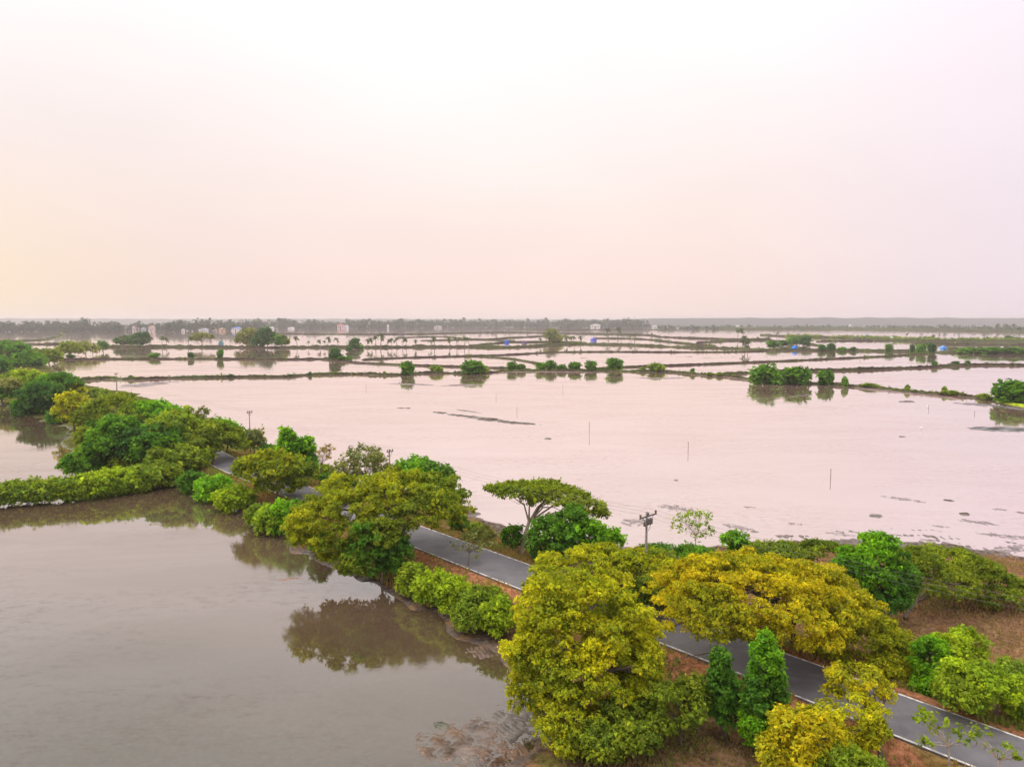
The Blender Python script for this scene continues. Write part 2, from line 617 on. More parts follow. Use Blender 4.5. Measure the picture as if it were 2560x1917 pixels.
def bund(pts, w, h, g=0.5, ragged=0.35, seed=0, name='bund', grass=None):
    """pts are photo pixels of the waterline; a low earth bank with a ragged grassy crest"""
    W = np.array([gp(*p)[:2] for p in pts])
    dist = float(np.min(np.linalg.norm(W, axis=1)))
    st = max(0.8, dist * 0.0035)
    w, h = (w * 0.36, h * 0.72) if name == 'bund' else (w, h)
    C = densify(W, st)
    T = np.gradient(C, axis=0)
    T /= np.linalg.norm(T, axis=1)[:, None] + 1e-9
    Nn = np.stack([T[:, 1], -T[:, 0]], 1)
    prof = [(-1.0, -0.35), (-0.75, 0.06), (-0.5, 0.55), (-0.2, 0.95), (0.15, 1.0), (0.45, 0.6), (0.75, 0.08), (1.0, -0.35)]
    sv = np.concatenate([[0], np.cumsum(np.linalg.norm(np.diff(C, axis=0), axis=1))])
    k = len(prof)
    Vv = np.zeros((len(C), k, 3))
    Cc = np.zeros((len(C), k, 3))
    ends = np.minimum(1, np.minimum(sv, sv[-1] - sv + 0.01) / (2.0 * w) + 0.15)
    for j, (u, z) in enumerate(prof):
        ww = w * (1 + 0.25 * sn(C, 0.05 * 60 / max(60, dist) * 2, seed + j % 3)) * (0.4 + 0.6 * ends)
        p = C + Nn * (u * ww)[:, None]
        rg = R.random(len(C))
        zz = z * h * (1 + 0.5 * ragged * sn(C, 16 / max(60, dist), seed + 40) + (ragged * 1.3 * (rg ** 3) if 0.5 < z else 0)) * ends
        Vv[:, j, :2] = p
        Vv[:, j, 2] = np.where(z < 0, z, zz)
        gm = np.clip(g + 0.5 * sn(p, 8 / max(60, dist), seed + 7), 0, 1) * (0.25 if z < 0.3 else 1.0)
        Cc[:, j] = earth * (1 - gm)[:, None] + (green * 0.6 + dgreen * 0.4) * gm[:, None]
    q = (np.arange(len(C) - 1)[:, None] * k + np.arange(k - 1)[None]).ravel()
    Qq = np.stack([q, q + 1, q + k + 1, q + k], 1)
    o = obj(name, mesh(name, Vv.reshape(-1, 3), Qq, BUNDMAT, Cc.reshape(-1, 3), False), kind='structure')
    # where scrub grows along the crest
    lens = sv[-1]
    nb = int(lens / max(1.6, dist * 0.006) * (0.5 + g))
    at_ = np.sort(R.uniform(0, lens, nb))
    pc = np.stack([np.interp(at_, sv, C[:, 0]), np.interp(at_, sv, C[:, 1])], 1)
    kp = sn(pc, 6 / max(60, dist), seed + 70) + 0.6 * R.normal(size=nb) > 0.35 - 0.8 * g
    pc = pc[kp]
    rr = (0.35 + 0.75 * R.random(len(pc)) ** 2) * h * 0.62
    SCRUB.append(np.column_stack([pc + R.normal(size=pc.shape) * w * 0.22, h * 0.75 + rr * 0.3, rr]))
    return o, C


B1, B1C = bund([(60, 951), (200, 951), (260, 947), (324, 949), (434, 946), (535, 944), (640, 943), (712, 943), (773, 938), (895, 936), (958, 938), (1016, 937),
                (1074, 933), (1190, 934), (1280, 928), (1396, 928), (1511, 927), (1569, 929), (1665, 930), (1731, 936), (1830, 943), (1920, 957), (2036, 960),
                (2122, 966), (2209, 973), (2296, 982), (2383, 988), (2470, 998), (2560, 1012), (2760, 1045)], 2.6, 1.25, 0.62, 0.5, 1)
bund([(20, 903), (174, 899), (318, 898), (550, 898), (727, 899), (825, 898), (880, 901)], 2.6, 1.3, 0.45, 0.4, 2)
bund([(800, 899), (825, 901), (886, 907), (1010, 913), (1132, 917), (1248, 921), (1330, 926)], 2.4, 1.2, 0.2, 0.3, 3)
bund([(903, 900), (1016, 895), (1164, 891), (1280, 887), (1396, 881), (1540, 880), (1714, 881), (1859, 880), (1925, 877)], 2.2, 1.2, 0.2, 0.35, 4)
bund([(1164, 891), (1219, 893), (1280, 898), (1344, 909), (1420, 923)], 2.0, 1.1, 0.5, 0.3, 5)
bund([(1410, 860), (1454, 861), (1569, 863), (1685, 868), (1830, 872), (1920, 876), (2094, 877), (2238, 879), (2383, 883), (2560, 887), (2800, 894)], 6.0, 2.2, 0.7, 0.6, 6)
bund([(1480, 924), (1555, 919), (1714, 913), (1920, 905), (2094, 897), (2238, 890), (2330, 884)], 2.0, 1.2, 0.35, 0.35, 7)
bund([(1800, 938), (1920, 931), (2122, 926), (2296, 920), (2412, 914), (2560, 914), (2800, 916)], 2.2, 1.5, 0.4, 0.5, 8)
B7, B7C = bund([(90, 879), (185, 875), (260, 869), (376, 868), (579, 869), (640, 870), (756, 869), (900, 869), (1132, 868), (1280, 869), (1367, 864), (1460, 860)], 4.0, 2.3, 0.6, 0.55, 9)
bund([(640, 834), (683, 835), (842, 836), (1045, 836), (1161, 833), (1280, 832), (1454, 835), (1613, 838), (1656, 843), (1801, 848), (1930, 849)], 6, 2.4, 0.3, 0.5, 10)
bund([(1170, 866), (1219, 861), (1280, 856), (1425, 856), (1468, 859)], 3, 1.8, 0.5, 0.4, 11)
bund([(1240, 848), (1280, 845), (1396, 840), (1430, 846)], 4, 2.0, 0.4, 0.5, 12)
bund([(-150, 853), (0, 853), (98, 851), (139, 843), (162, 834)], 5, 2.0, 0.5, 0.5, 13)
bund([(-150, 862), (29, 861), (124, 861), (190, 858)], 4, 2.0, 0.5, 0.5, 14)
bund([(1900, 838), (1978, 842), (2122, 846), (2296, 853), (2560, 854), (2800, 856)], 9, 3.0, 0.7, 0.6, 15)
bund([(2280, 859), (2354, 862), (2560, 863), (2800, 866)], 8, 3.0, 0.5, 0.6, 16)
bund([(2040, 855), (2088, 853), (2240, 853), (2310, 856)], 5, 2.2, 0.5, 0.5, 17)
bund([(2360, 874), (2450, 876), (2560, 878), (2800, 880)], 13, 3.4, 0.6, 0.6, 18)
bund([(1700, 822), (1920, 824), (2094, 824), (2354, 827), (2560, 831), (2800, 834)], 16, 7.0, 0.8, 0.7, 19)
bund([(1740, 857), (1860, 852), (1960, 853), (2060, 866)], 4, 2.0, 0.5, 0.5, 20)
bund([(1480, 846), (1600, 848), (1700, 858), (1790, 866)], 3.5, 1.8, 0.4, 0.5, 21)
bund([(990, 845), (1100, 842), (1180, 848), (1270, 847)], 3.5, 1.6, 0.3, 0.4, 22)
bund([(1050, 852), (1170, 850), (1290, 852)], 3.0, 1.5, 0.3, 0.4, 23)
bund([(1300, 824), (1420, 826), (1560, 824), (1700, 826)], 7, 2.5, 0.3, 0.5, 24)
# the shrub-grown bank that runs off to the left from the causeway
BS, BSC = bund([(-260, 1273), (0, 1246), (130, 1235), (230, 1221), (340, 1202), (470, 1192)], 2.8, 0.55, 0.7, 0.2, 25, 'bank')
# land at the far left where the causeway trees run on
bund([(-300, 905), (-60, 912), (20, 908), (90, 893), (130, 880)], 14, 1.8, 0.8, 0.4, 26, 'bank')


def shoal(pts, w, h, colr, seed, name='mud_shoal', ragged=False):
    ragged = ragged or name == 'algae_mat'
    W = np.array([gp(*p)[:2] for p in pts])
    C = densify(W, min(0.8, np.linalg.norm(W[-1] - W[0]) / (90 if ragged else 24)))
    T = np.gradient(C, axis=0)
    T /= np.linalg.norm(T, axis=1)[:, None] + 1e-9
    Nn = np.stack([T[:, 1], -T[:, 0]], 1)
    res = 41 if ragged else 17
    us = np.linspace(-1, 1, res)
    tt = np.linspace(0, 1, len(C))
    env = np.sqrt(np.clip(1 - (2 * tt - 1) ** 2, 0, 1)) * 0.8 + 0.2 * np.sin(tt * math.pi)
    Vv = np.zeros((len(C), res, 3))
    for j, u in enumerate(us):
        p = C + Nn * (u * w * (env + 0.02))[:, None]
        Vv[:, j, :2] = p
        n = sn(p, 0.10, seed) * 0.5 + sn(p, 0.35, seed + 1) * 0.45 + sn(p, 1.0, seed + 2) * 0.3
        if ragged:
            n = sn(p, 0.7, seed, 7) * 0.8 + sn(p, 1.9, seed + 1, 9) * 0.7 + sn(p, 4.0, seed + 2, 9) * 0.5
            Vv[:, j, 2] = h * 0.7 * (1 - u * u) * np.minimum(1, env * 1.5) + n * h * 0.6 - h * 0.45
            continue
        Vv[:, j, 2] = h * (1 - u * u) * np.minimum(1, env * 1.5) + n * h * 0.9 - h * 0.42
        Vv[:, j, 2] = np.where(abs(u) > 0.99, -0.3, Vv[:, j, 2])
    Vv[[0, -1], :, 2] = -0.3
    k = res
    q = (np.arange(len(C) - 1)[:, None] * k + np.arange(k - 1)[None]).ravel()
    cc = np.tile(np.array(colr), (len(C) * k, 1))
    return obj(name, mesh(name, Vv.reshape(-1, 3), np.stack([q, q + 1, q + k + 1, q + k], 1), BUNDMAT, cc, True), kind='structure')


shoal([D(935, 889), D(1000, 898), D(1090, 910), D(1175, 918)], 2.6, 0.26, (0.10, 0.085, 0.070), 60)
shoal([D(985, 884), D(1040, 892)], 1.2, 0.09, (0.12, 0.10, 0.085), 61)
shoal([(955, 958), (1040, 961), (1100, 963)], 4, 0.10, (0.16, 0.11, 0.105), 62)
shoal([(1095, 965), (1150, 963), (1208, 961)], 5, 0.10, (0.15, 0.10, 0.10), 63)
shoal([(318, 970), (370, 960), (450, 954)], 9, 0.11, (0.16, 0.12, 0.115), 64)
shoal([D(2090, 928), D(2160, 926), D(2260, 930)], 5.0, 0.16, (0.075, 0.072, 0.066), 65)
shoal([D(2040, 868), D(2120, 874), D(2230, 886)], 4.5, 0.13, (0.11, 0.09, 0.09), 66)
shoal([(1975, 991), (1990, 990)], 2.0, 0.25, (0.08, 0.06, 0.05), 67)
shoal([(1998, 989), (2022, 986)], 2.2, 0.25, (0.08, 0.06, 0.05), 68)
shoal([(2243, 1004), (2262, 1004), (2285, 1003)], 2.0, 0.2, (0.09, 0.07, 0.06), 69)
shoal([(1580, 943), (1640, 946), (1720, 944)], 4.5, 0.10, (0.15, 0.10, 0.10), 70)
shoal([(1180, 931), (1300, 930), (1420, 930), (1520, 932)], 1.3, 0.2, (0.14, 0.085, 0.07), 71, 'mud_margin')
shoal([(1720, 936), (1830, 944), (1900, 957)], 1.4, 0.2, (0.14, 0.085, 0.07), 72, 'mud_margin')
shoal([(2130, 969), (2300, 987), (2440, 1002)], 3.2, 0.22, (0.17, 0.11, 0.095), 73, 'mud_margin')
for i, (pts_, w_, h_, c_) in enumerate([
        ([D(925, 1645), D(960, 1600), D(1010, 1575)], 1.9, 0.12, (0.085, 0.048, 0.024)), ([D(1040, 1660), D(1075, 1630), D(1110, 1625)], 1.9, 0.12, (0.095, 0.050, 0.026)),
        ([D(985, 1660), D(1030, 1590), D(1090, 1560)], 2.6, 0.10, (0.10, 0.065, 0.045)), ([D(1050, 1590), D(1120, 1560), D(1150, 1500)], 2.4, 0.09, (0.085, 0.065, 0.05)),
        ([D(1090, 1660), D(1150, 1630), D(1200, 1625)], 2.0, 0.12, (0.10, 0.055, 0.03)), ([D(1010, 1420), D(1060, 1400), D(1090, 1390)], 1.6, 0.10, (0.09, 0.055, 0.035)),
        ([D(940, 1575), D(965, 1562)], 0.9, 0.1, (0.07, 0.07, 0.04)), ([D(1085, 1600), D(1110, 1596)], 0.35, 0.08, (0.08, 0.06, 0.05)),
        ([D(905, 1620), D(925, 1608)], 0.4, 0.07, (0.09, 0.08, 0.05)), ([D(1000, 1640), D(1030, 1625)], 1.4, 0.1, (0.10, 0.08, 0.06)),
        ([D(600, 1252), D(625, 1249), D(655, 1248)], 0.35, 0.06, (0.24, 0.11, 0.06)), ([D(270, 1062), D(320, 1052), D(380, 1045)], 1.4, 0.10, (0.20, 0.10, 0.065))]):
    shoal(pts_, w_, h_, c_, 110 + i, 'algae_mat')
for i, (pts_, w_) in enumerate([([(2060, 1184), (2100, 1190), (2150, 1192)], 1.8), ([(2150, 1189), (2200, 1184), (2260, 1182)], 2.2), ([(1985, 1164), (2030, 1168)], 0.9),
                                ([(2000, 1174), (2040, 1180), (2080, 1184)], 1.1), ([(2140, 1098), (2180, 1102)], 0.9), ([(2190, 1105), (2240, 1110)], 1.0), ([(1875, 1109), (1908, 1112)], 0.6),
                                ([(2010, 1134), (2055, 1139)], 0.7), ([(1605, 1094), (1635, 1096)], 0.6), ([(1695, 1129), (1735, 1133)], 0.7), ([(1345, 1132), (1395, 1122)], 2.6),
                                ([(1780, 1150), (1850, 1156)], 0.8), ([(2100, 1150), (2200, 1160), (2260, 1162)], 1.6), ([(1420, 1090), (1500, 1104)], 2.2),
                                ([(1900, 1070), (2000, 1085)], 1.4), ([(2060, 1120), (2160, 1134)], 1.5), ([(1560, 1130), (1640, 1150)], 1.6)]):
    shoal([D(*p_) for p_ in pts_], w_ * 0.8, 0.06, (0.14, 0.105, 0.098), 150 + i * 3, 'mud_shoal', True)
for i, (x, y, l) in enumerate([(1460, 895, 10), (1725, 892, 9), (1770, 894, 14), (1810, 893, 14), (1835, 892, 8), (1915, 891, 6), (1960, 890, 6), (2255, 1091, 9), (1650, 905, 8),
                               (1010, 1020, 20), (1370, 1096, 10), (2375, 1250, 16), (2190, 1290, 18), (2410, 1284, 12), (1690, 1200, 8)]):
    shoal([(x - l, y), (x + l, y + 0.6)], 0.5 + 0.0035 * gp(x, y)[1], 0.14, (0.10, 0.08, 0.07), 80 + i)

# (the scrub itself is grown below, with the other foliage)
# ------------------------------------------------------------------ far ridges
def ridge(name, x0, x1, y, tops, colr, depth=260):
    n = 160
    Vv, Ff = [], []
    mR, tR, bR, oR = new_mat(name + '_woods')
    nn = noise_tex(tR, 0.02, 6.0)
    tR.links.new(mix_col(tR, nn, tuple(v * 0.6 for v in colr), tuple(v * 1.4 for v in colr)), bR.inputs['Base Color'])
    bR.inputs['Roughness'].default_value = 1.0
    xs = np.linspace(x0, x1, n)
    tx = np.interp(xs, np.linspace(x0, x1, len(tops)), tops)
    tx = tx * (1 + 0.06 * sn(xs[:, None], 1 / 300, 90)) + 2.5 * R.random(n)
    for i in range(n):
        Vv += [(xs[i], y - depth, -0.5), (xs[i], y - depth * 0.3, tx[i] * 0.8), (xs[i], y, tx[i]), (xs[i], y + depth, -0.5)]
        if i:
            for k in range(3):
                Ff.append([4 * (i - 1) + k, 4 * i + k, 4 * i + k + 1, 4 * (i - 1) + k + 1])
    return obj(name, mesh(name, Vv, Ff, mR), kind='structure')


ridge('far_hills', 300, 5200, 4300, [20, 40, 44, 45, 46, 44, 43, 41, 40, 38, 36], (0.05, 0.06, 0.05), 500)
ridge('far_land', -6200, 1500, 6200, [52, 54, 50, 48, 44, 46, 44, 42, 38, 30], (0.06, 0.06, 0.05), 500)

# ------------------------------------------------------------------ foliage
def leaf_quads(P, Nr, L, W, colr):
    n = len(P)
    r = R.normal(size=(n, 3))
    t_ = np.cross(Nr, r)
    t_ /= np.linalg.norm(t_, axis=1)[:, None] + 1e-9
    b_ = np.cross(Nr, t_)
    k_ = np.exp(R.normal(size=n) * 0.32)
    L = (L * k_ * R.uniform(0.85, 1.15, n))[:, None]
    W = (W * k_ * R.uniform(0.75, 1.25, n))[:, None]
    fold = Nr * L * 0.12
    Vv = np.stack([P - t_ * L / 2 - fold, P + b_ * W / 2 + fold * 0.3, P + t_ * L / 2 - fold, P - b_ * W / 2 + fold * 0.3], 1).reshape(-1, 3)
    return Vv, np.arange(4 * n).reshape(-1, 4), np.repeat(colr, 4, axis=0)


PAL = {   # two leaf colours
    'olive': ((0.300, 0.280, 0.006), (0.125, 0.155, 0.007)),
    'yellow': ((0.325, 0.262, 0.005), (0.150, 0.165, 0.007)),
    'oliveb': ((0.200, 0.205, 0.006), (0.085, 0.120, 0.008)),
    'oliveg': ((0.140, 0.170, 0.009), (0.070, 0.105, 0.009)),
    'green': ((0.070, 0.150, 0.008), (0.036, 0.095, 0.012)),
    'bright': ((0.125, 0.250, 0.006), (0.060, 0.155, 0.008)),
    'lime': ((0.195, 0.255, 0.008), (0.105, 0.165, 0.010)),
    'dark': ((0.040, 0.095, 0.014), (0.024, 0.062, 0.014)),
    'dull': ((0.160, 0.165, 0.040), (0.100, 0.118, 0.032)),
    'dry': ((0.300, 0.215, 0.085), (0.190, 0.155, 0.055)),
    'mangrove': ((0.150, 0.195, 0.010), (0.080, 0.125, 0.012)),
    'far': ((0.040, 0.058, 0.034), (0.026, 0.040, 0.026)),
}


def foliage(blobs, pal, leaf, lai, zmin=None, seed=0, flat=0.72, up=0.5):
    """blobs (n,4): centre and radius of each leaf clump -> leaf quads spread over the clumps"""
    A, Bc = np.array(PAL[pal][0]), np.array(PAL[pal][1])
    L, W = leaf, leaf * 0.56
    per = np.maximum(6, (4 * math.pi * blobs[:, 3] ** 2 * lai / (L * W)).astype(int))
    idx = np.repeat(np.arange(len(blobs)), per)
    n = len(idx)
    # tufts: several leaves share a direction
    tuft = 6
    nt_ = n // tuft + 1
    d = R.normal(size=(nt_, 3))
    d[:, 2] = np.abs(d[:, 2]) * np.where(R.random(nt_) < 0.78, 1, -0.6)
    d /= np.linalg.norm(d, axis=1)[:, None]
    rad = R.uniform(0.62, 1.08, nt_)
    tufti = np.arange(n) // tuft
    d, rad = d[tufti], rad[tufti]
    r = blobs[idx, 3]
    P = blobs[idx, :3] + d * (r * rad)[:, None] * np.array([1, 1, flat]) + R.normal(size=(n, 3)) * leaf * 0.42
    Nr = d * 0.7 + np.array([0, 0, up]) + R.normal(size=(n, 3)) * 0.45
    Nr /= np.linalg.norm(Nr, axis=1)[:, None]
    if zmin is not None:
        k = P[:, 2] > zmin
        P, Nr, idx, tufti = P[k], Nr[k], idx[k], tufti[k]
    f = 0.5 + 0.36 * sn(P, 0.28, seed + 1) + 0.36 * sn(P, 0.11, seed + 2) + 0.28 * R.normal(size=nt_)[tufti]
    f = np.clip(f, 0, 1)[:, None]
    colr = A * f + Bc * (1 - f)
    colr = colr * R.uniform(0.72, 1.2, len(blobs))[idx][:, None]
    colr = colr * (1 + 0.16 * R.normal(size=(len(P), 1))).clip(0.55, 1.5)
    hue = R.normal(size=(len(P), 1)) * 0.06
    colr = colr * np.concatenate([1 + hue, np.ones_like(hue), 1 - hue], 1)
    return leaf_quads(P, Nr, L, W, (colr * FOL).clip(0.002, 0.6))


def lobe_blobs(c, r, br, cap=-1.0, fill=1.0, inner=0.15, seed=0):
    """clump centres over the shell of an ellipsoid lobe"""
    c, r = np.asarray(c, float), np.asarray(r, float)
    a, b_, d_ = r
    p = 1.6
    area = 4 * math.pi * (((a * b_) ** p + (a * d_) ** p + (b_ * d_) ** p) / 3) ** (1 / p)
    n = int(max(5, area * (1 - cap) / 2 * fill / (math.pi * br * br) * 1.5))
    d = R.normal(size=(n * 3, 3))
    d /= np.linalg.norm(d, axis=1)[:, None]
    d = d[d[:, 2] > cap][:n]
    k = 1.0 - 0.75 * br / np.maximum(np.mean(r), br)
    rr = k * (1 + 0.15 * sn(d * 2.0, 0.45, seed) + 0.09 * sn(d * 2.0, 1.2, seed + 5) + R.normal(size=len(d)) * 0.06)
    rr = np.where(R.random(len(d)) < inner, rr * R.uniform(0.4, 0.9, len(d)), rr)
    P = c + d * rr[:, None] * r
    return np.concatenate([P, (br * R.uniform(0.6, 1.3, len(d)))[:, None]], 1)


def limbs(mb, base, fork, targets, r0, lean=None):
    base, fork = np.asarray(base, float), np.asarray(fork, float)
    mid = (base + fork) / 2 + np.array([*(R.normal(size=2) * 0.06 * np.linalg.norm(fork - base)), 0])
    mb.tube([base + (0, 0, -0.3), base + (fork - base) * 0.08, mid, fork], [r0 * 1.35, r0 * 1.1, r0 * 0.9, r0 * 0.75], 7)
    for T in targets:
        T = np.asarray(T, float)
        v = T - fork
        L = np.linalg.norm(v)
        k1 = fork + v * 0.35 + np.array([0, 0, 0.10 * L]) + R.normal(size=3) * 0.05 * L
        k2 = fork + v * 0.7 + np.array([0, 0, 0.08 * L]) + R.normal(size=3) * 0.05 * L
        mb.tube([fork, k1, k2, T], [r0 * 0.52, r0 * 0.34, r0 * 0.20, r0 * 0.07], 5, cap=False)
        for q in range(3):
            s_ = k1 + (k2 - k1) * R.random()
            e_ = s_ + (T - s_) * R.uniform(0.5, 0.9) + np.clip(R.normal(size=3), -1.2, 1.2) * 0.13 * L
            e_[2] = max(e_[2], s_[2] - 0.1 * L)
            mb.tube([s_, (s_ + e_) / 2 + R.normal(size=3) * 0.04 * L, e_], [r0 * 0.18, r0 * 0.12, r0 * 0.04], 4, cap=False)


TREES = []


def tree(name, label, base, lobes, pal, dd=0.0, cap=-0.75, br=None, leaf=None, lai=0.85, kd=0.85, trunk=0.16, fork=0.4, bark=None, fill=1.0, nl=9,
         cat='tree', group=None, inner=0.15, pal2=None, zmin=None, flat=0.72, part='crown'):
    """base: overview pixel of the foot; lobes: (x, y, rx, ry[, depth offset, depth radius factor])"""
    g0 = gp(*D(*base), 0.8)
    bx, by = g0[0], g0[1]
    bz = ground_z((bx, by))
    bz = max(bz, -0.25)
    B = np.array([bx, by, bz])
    leaf = leaf or max(0.24, by * 0.0046)
    allb = []
    cen = []
    for li, lb in enumerate(lobes):
        x, y, rx, ry = lb[:4]
        od = lb[4] if len(lb) > 4 else 0.0
        kk = lb[5] if len(lb) > 5 else kd
        dep = by + dd + od
        c = dp(*D(x, y), dep)
        m_ = dep * K / F
        RX, RY = rx * m_, ry * m_
        th = math.atan2(H - c[2], dep)
        rd = RX * kk
        rd = min(rd, 0.85 * RY / max(0.05, math.sin(th)))
        rz = math.sqrt(max(RY ** 2 - (rd * math.sin(th)) ** 2, (0.3 * RY) ** 2)) / math.cos(th)
        b_ = br or max(0.35, min(1.0, 0.22 * (RX + rz) / 2 + 0.15))
        bl = lobe_blobs(c, (RX, rd, rz), b_, cap, fill, inner, seed=len(TREES) * 7 + li)
        bl[:, 2] = np.maximum(bl[:, 2], bz + 0.35 + 0.2 * R.random(len(bl)))
        allb.append(bl)
        cen.append((c, np.array([RX, rd, rz])))
    blobs = np.concatenate(allb)
    # drop clumps buried deep inside another lobe
    src_i = np.concatenate([np.full(len(b_), i) for i, b_ in enumerate(allb)])
    keep = np.ones(len(blobs), bool)
    for i, (c, r) in enumerate(cen):
        q = (((blobs[:, :3] - c) / r) ** 2).sum(1) < 0.42
        keep &= ~(q & (src_i != i))
    blobs, src_i = blobs[keep], src_i[keep]
    root = obj(name, None, loc=B, label=label, cat=cat, group=group)
    blobs_l = blobs.copy()
    blobs_l[:, :3] -= B
    zm = zmin if zmin is not None else 0.08
    if name == 'rain_tree':
        flat = 0.5
    parts = []
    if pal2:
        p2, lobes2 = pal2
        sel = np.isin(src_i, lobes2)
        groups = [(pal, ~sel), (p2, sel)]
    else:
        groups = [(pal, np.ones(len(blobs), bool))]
    Vs, Qs, Cs, off = [], [], [], 0
    for pl, sel in groups:
        if sel.sum() == 0:
            continue
        v, q, cc = foliage(blobs_l[sel], pl, leaf, lai, zm, seed=len(TREES) * 3, flat=flat)
        Vs.append(v)
        Qs.append(q + off)
        Cs.append(cc)
        off += len(v)
    me = mesh(part, np.concatenate(Vs), np.concatenate(Qs), LEAF, np.concatenate(Cs))
    obj(part, me, root)
    # trunk and limbs
    top = np.mean([c for c, r in cen], axis=0) - B
    zt = max(c[2] + r[2] for c, r in cen) - bz
    hf = max(0.4, zt * fork)
    fk = np.array([top[0] * 0.25, top[1] * 0.25, hf])
    pick = blobs_l[R.choice(len(blobs_l), min(nl, len(blobs_l)), replace=False)]
    tg = pick[:, :3].copy()
    tg[:, 2] = np.maximum(tg[:, 2] - 0.5 * pick[:, 3], hf * 0.75)
    if name == 'spreading_tree':
        tg[:, 2] *= 0.8
    mb = MB()
    limbs(mb, (0, 0, 0), fk, tg, trunk)
    mb.build('trunk' if part == 'crown' else 'stem', bark or BARK, root, shade=True)
    TREES.append((label, B, zt, len(me.polygons)))
    return root


_b = np.concatenate(SCRUB)
_dist = np.linalg.norm(_b[:, :2], axis=1)
_v, _q, _c, _o = [], [], [], 0
for lo, hi, lf in ((0, 260, 0.35), (260, 520, 0.8), (520, 900, 1.3), (900, 9000, 2.2)):
    k_ = (_dist >= lo) & (_dist < hi)
    for pl_, sel_ in (('dark', R.random(len(_b)) < 0.5), ('oliveg', None)):
        kk_ = k_ & (sel_ if sel_ is not None else ~_last)
        _last = sel_
        if kk_.sum():
            v_, q_, c_ = foliage(_b[kk_], pl_, lf, 0.5, 0.0, 77)
            _v.append(v_)
            _q.append(q_ + _o)
            _c.append(c_)
            _o += len(v_)
obj('bund_scrub', mesh('bund_scrub', np.concatenate(_v), np.concatenate(_q), LEAF, np.concatenate(_c)), kind='stuff', label='ragged low scrub and grass along the crests of the bunds', cat='scrub')


# --- near trees, pond side of the road
tree('rain_tree', 'huge olive-green rain tree drooping over the mud at the bottom centre', (1330, 1560),
     [(1250, 1375, 155, 135, 2), (1195, 1420, 115, 125, 1), (1310, 1450, 115, 125, 0), (1255, 1520, 105, 110, -1), (1355, 1395, 75, 110, 3), (1290, 1572, 92, 70, -2.5), (1230, 1580, 68, 55, -2.5), (1185, 1330, 75, 80, 4)],
     'olive', br=0.56, leaf=0.17, lai=0.85, trunk=0.34, nl=16, pal2=('oliveg', (5,)), kd=0.8)
tree('rain_tree', 'olive rain tree with a dark open fork, behind the road at centre right', (1345, 1318),
     [(1310, 1240, 150, 66, 0), (1410, 1230, 80, 50, 2), (1200, 1275, 80, 60, -3)],
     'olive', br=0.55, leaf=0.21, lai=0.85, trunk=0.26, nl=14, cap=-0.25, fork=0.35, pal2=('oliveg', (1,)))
tree('rain_tree', 'small green-olive tree between the fork tree and the yellow rain tree', (1425, 1345), [(1405, 1280, 55, 42), (1450, 1260, 40, 40, 2)], 'oliveg', br=0.5, leaf=0.21, trunk=0.14)
tree('rain_tree', 'wide golden-yellow rain tree arching over the road at right', (1720, 1392),
     [(1600, 1275, 150, 75, -3), (1740, 1300, 130, 90, -3), (1530, 1330, 100, 75, -6), (1690, 1345, 120, 70, -6), (1860, 1400, 115, 85, -3), (1890, 1465, 80, 62, -5), (1500, 1260, 80, 60, -2), (1640, 1300, 215, 110, -3), (1930, 1420, 50, 55, -2)],
     'yellow', br=0.56, leaf=0.17, lai=0.8, trunk=0.34, nl=18, cap=-0.35, fork=0.4, pal2=('olive', (4, 5, 8)))
tree('rain_tree', 'yellow-olive tree leaning across the road at lower right', (1905, 1660), [(1850, 1480, 78, 52, 2.5), (1840, 1545, 82, 58, 0.5), (1875, 1600, 50, 40, 0)],
     'yellow', br=0.5, leaf=0.16, lai=0.75, trunk=0.16, nl=12, cap=-0.5, fill=0.7, pal2=('olive', (1, 2)))
tree('rain_tree', 'yellow-green bushy tree at the bottom edge below the road', (1790, 1745), [(1735, 1575, 85, 60, 0.5), (1700, 1625, 62, 60), (1800, 1650, 100, 60, -0.5), (1880, 1680, 50, 45, 0)],
     'yellow', br=0.48, leaf=0.19, lai=0.9, trunk=0.16, nl=10, pal2=('mangrove', (2, 3)))
tree('conical_tree', 'tall bright green cone-shaped tree on the near road bank', (1655, 1612), [(1648, 1560, 58, 58), (1650, 1495, 50, 60), (1650, 1430, 36, 55), (1652, 1390, 20, 32)],
     'bright', br=0.42, leaf=0.19, lai=1.0, trunk=0.12, kd=1.0, pal2=('green', (1,)))
tree('conical_tree', 'slightly shorter dark green cone-shaped tree left of the bright one', (1565, 1580), [(1568, 1530, 46, 48), (1560, 1480, 38, 50), (1556, 1430, 22, 38)],
     'green', br=0.42, leaf=0.19, lai=1.0, trunk=0.11, kd=1.0)
tree('bush', 'olive-green scrub between the huge rain tree and the cone trees', (1470, 1600), [(1450, 1520, 75, 60), (1400, 1560, 60, 50, -0.5), (1500, 1500, 45, 50, 1.0)],
     'oliveg', br=0.45, leaf=0.2, lai=0.6, trunk=0.08, cat='bush', fill=0.8, part='foliage')
tree('bush', 'low dark green scrub at the foot of the huge rain tree', (1330, 1640), [(1300, 1600, 60, 40), (1370, 1590, 60, 40)], 'oliveg', br=0.4, leaf=0.19, lai=0.6, trunk=0.06, cat='bush', part='foliage')
tree('rain_tree', 'big olive rain tree overhanging the near pond at centre left', (868, 1178),
     [(840, 1095, 160, 78, 0), (920, 1075, 85, 58, 3), (745, 1135, 110, 78, -3), (700, 1160, 66, 58, -4), (800, 1165, 85, 62, -4), (745, 1200, 60, 50, -5), (900, 1110, 95, 52, -2)],
     'oliveb', dd=-4.5, br=0.66, leaf=0.25, lai=0.8, trunk=0.34, nl=18, cap=-0.3, fork=0.42, pal2=('oliveg', (4, 6, 1)))
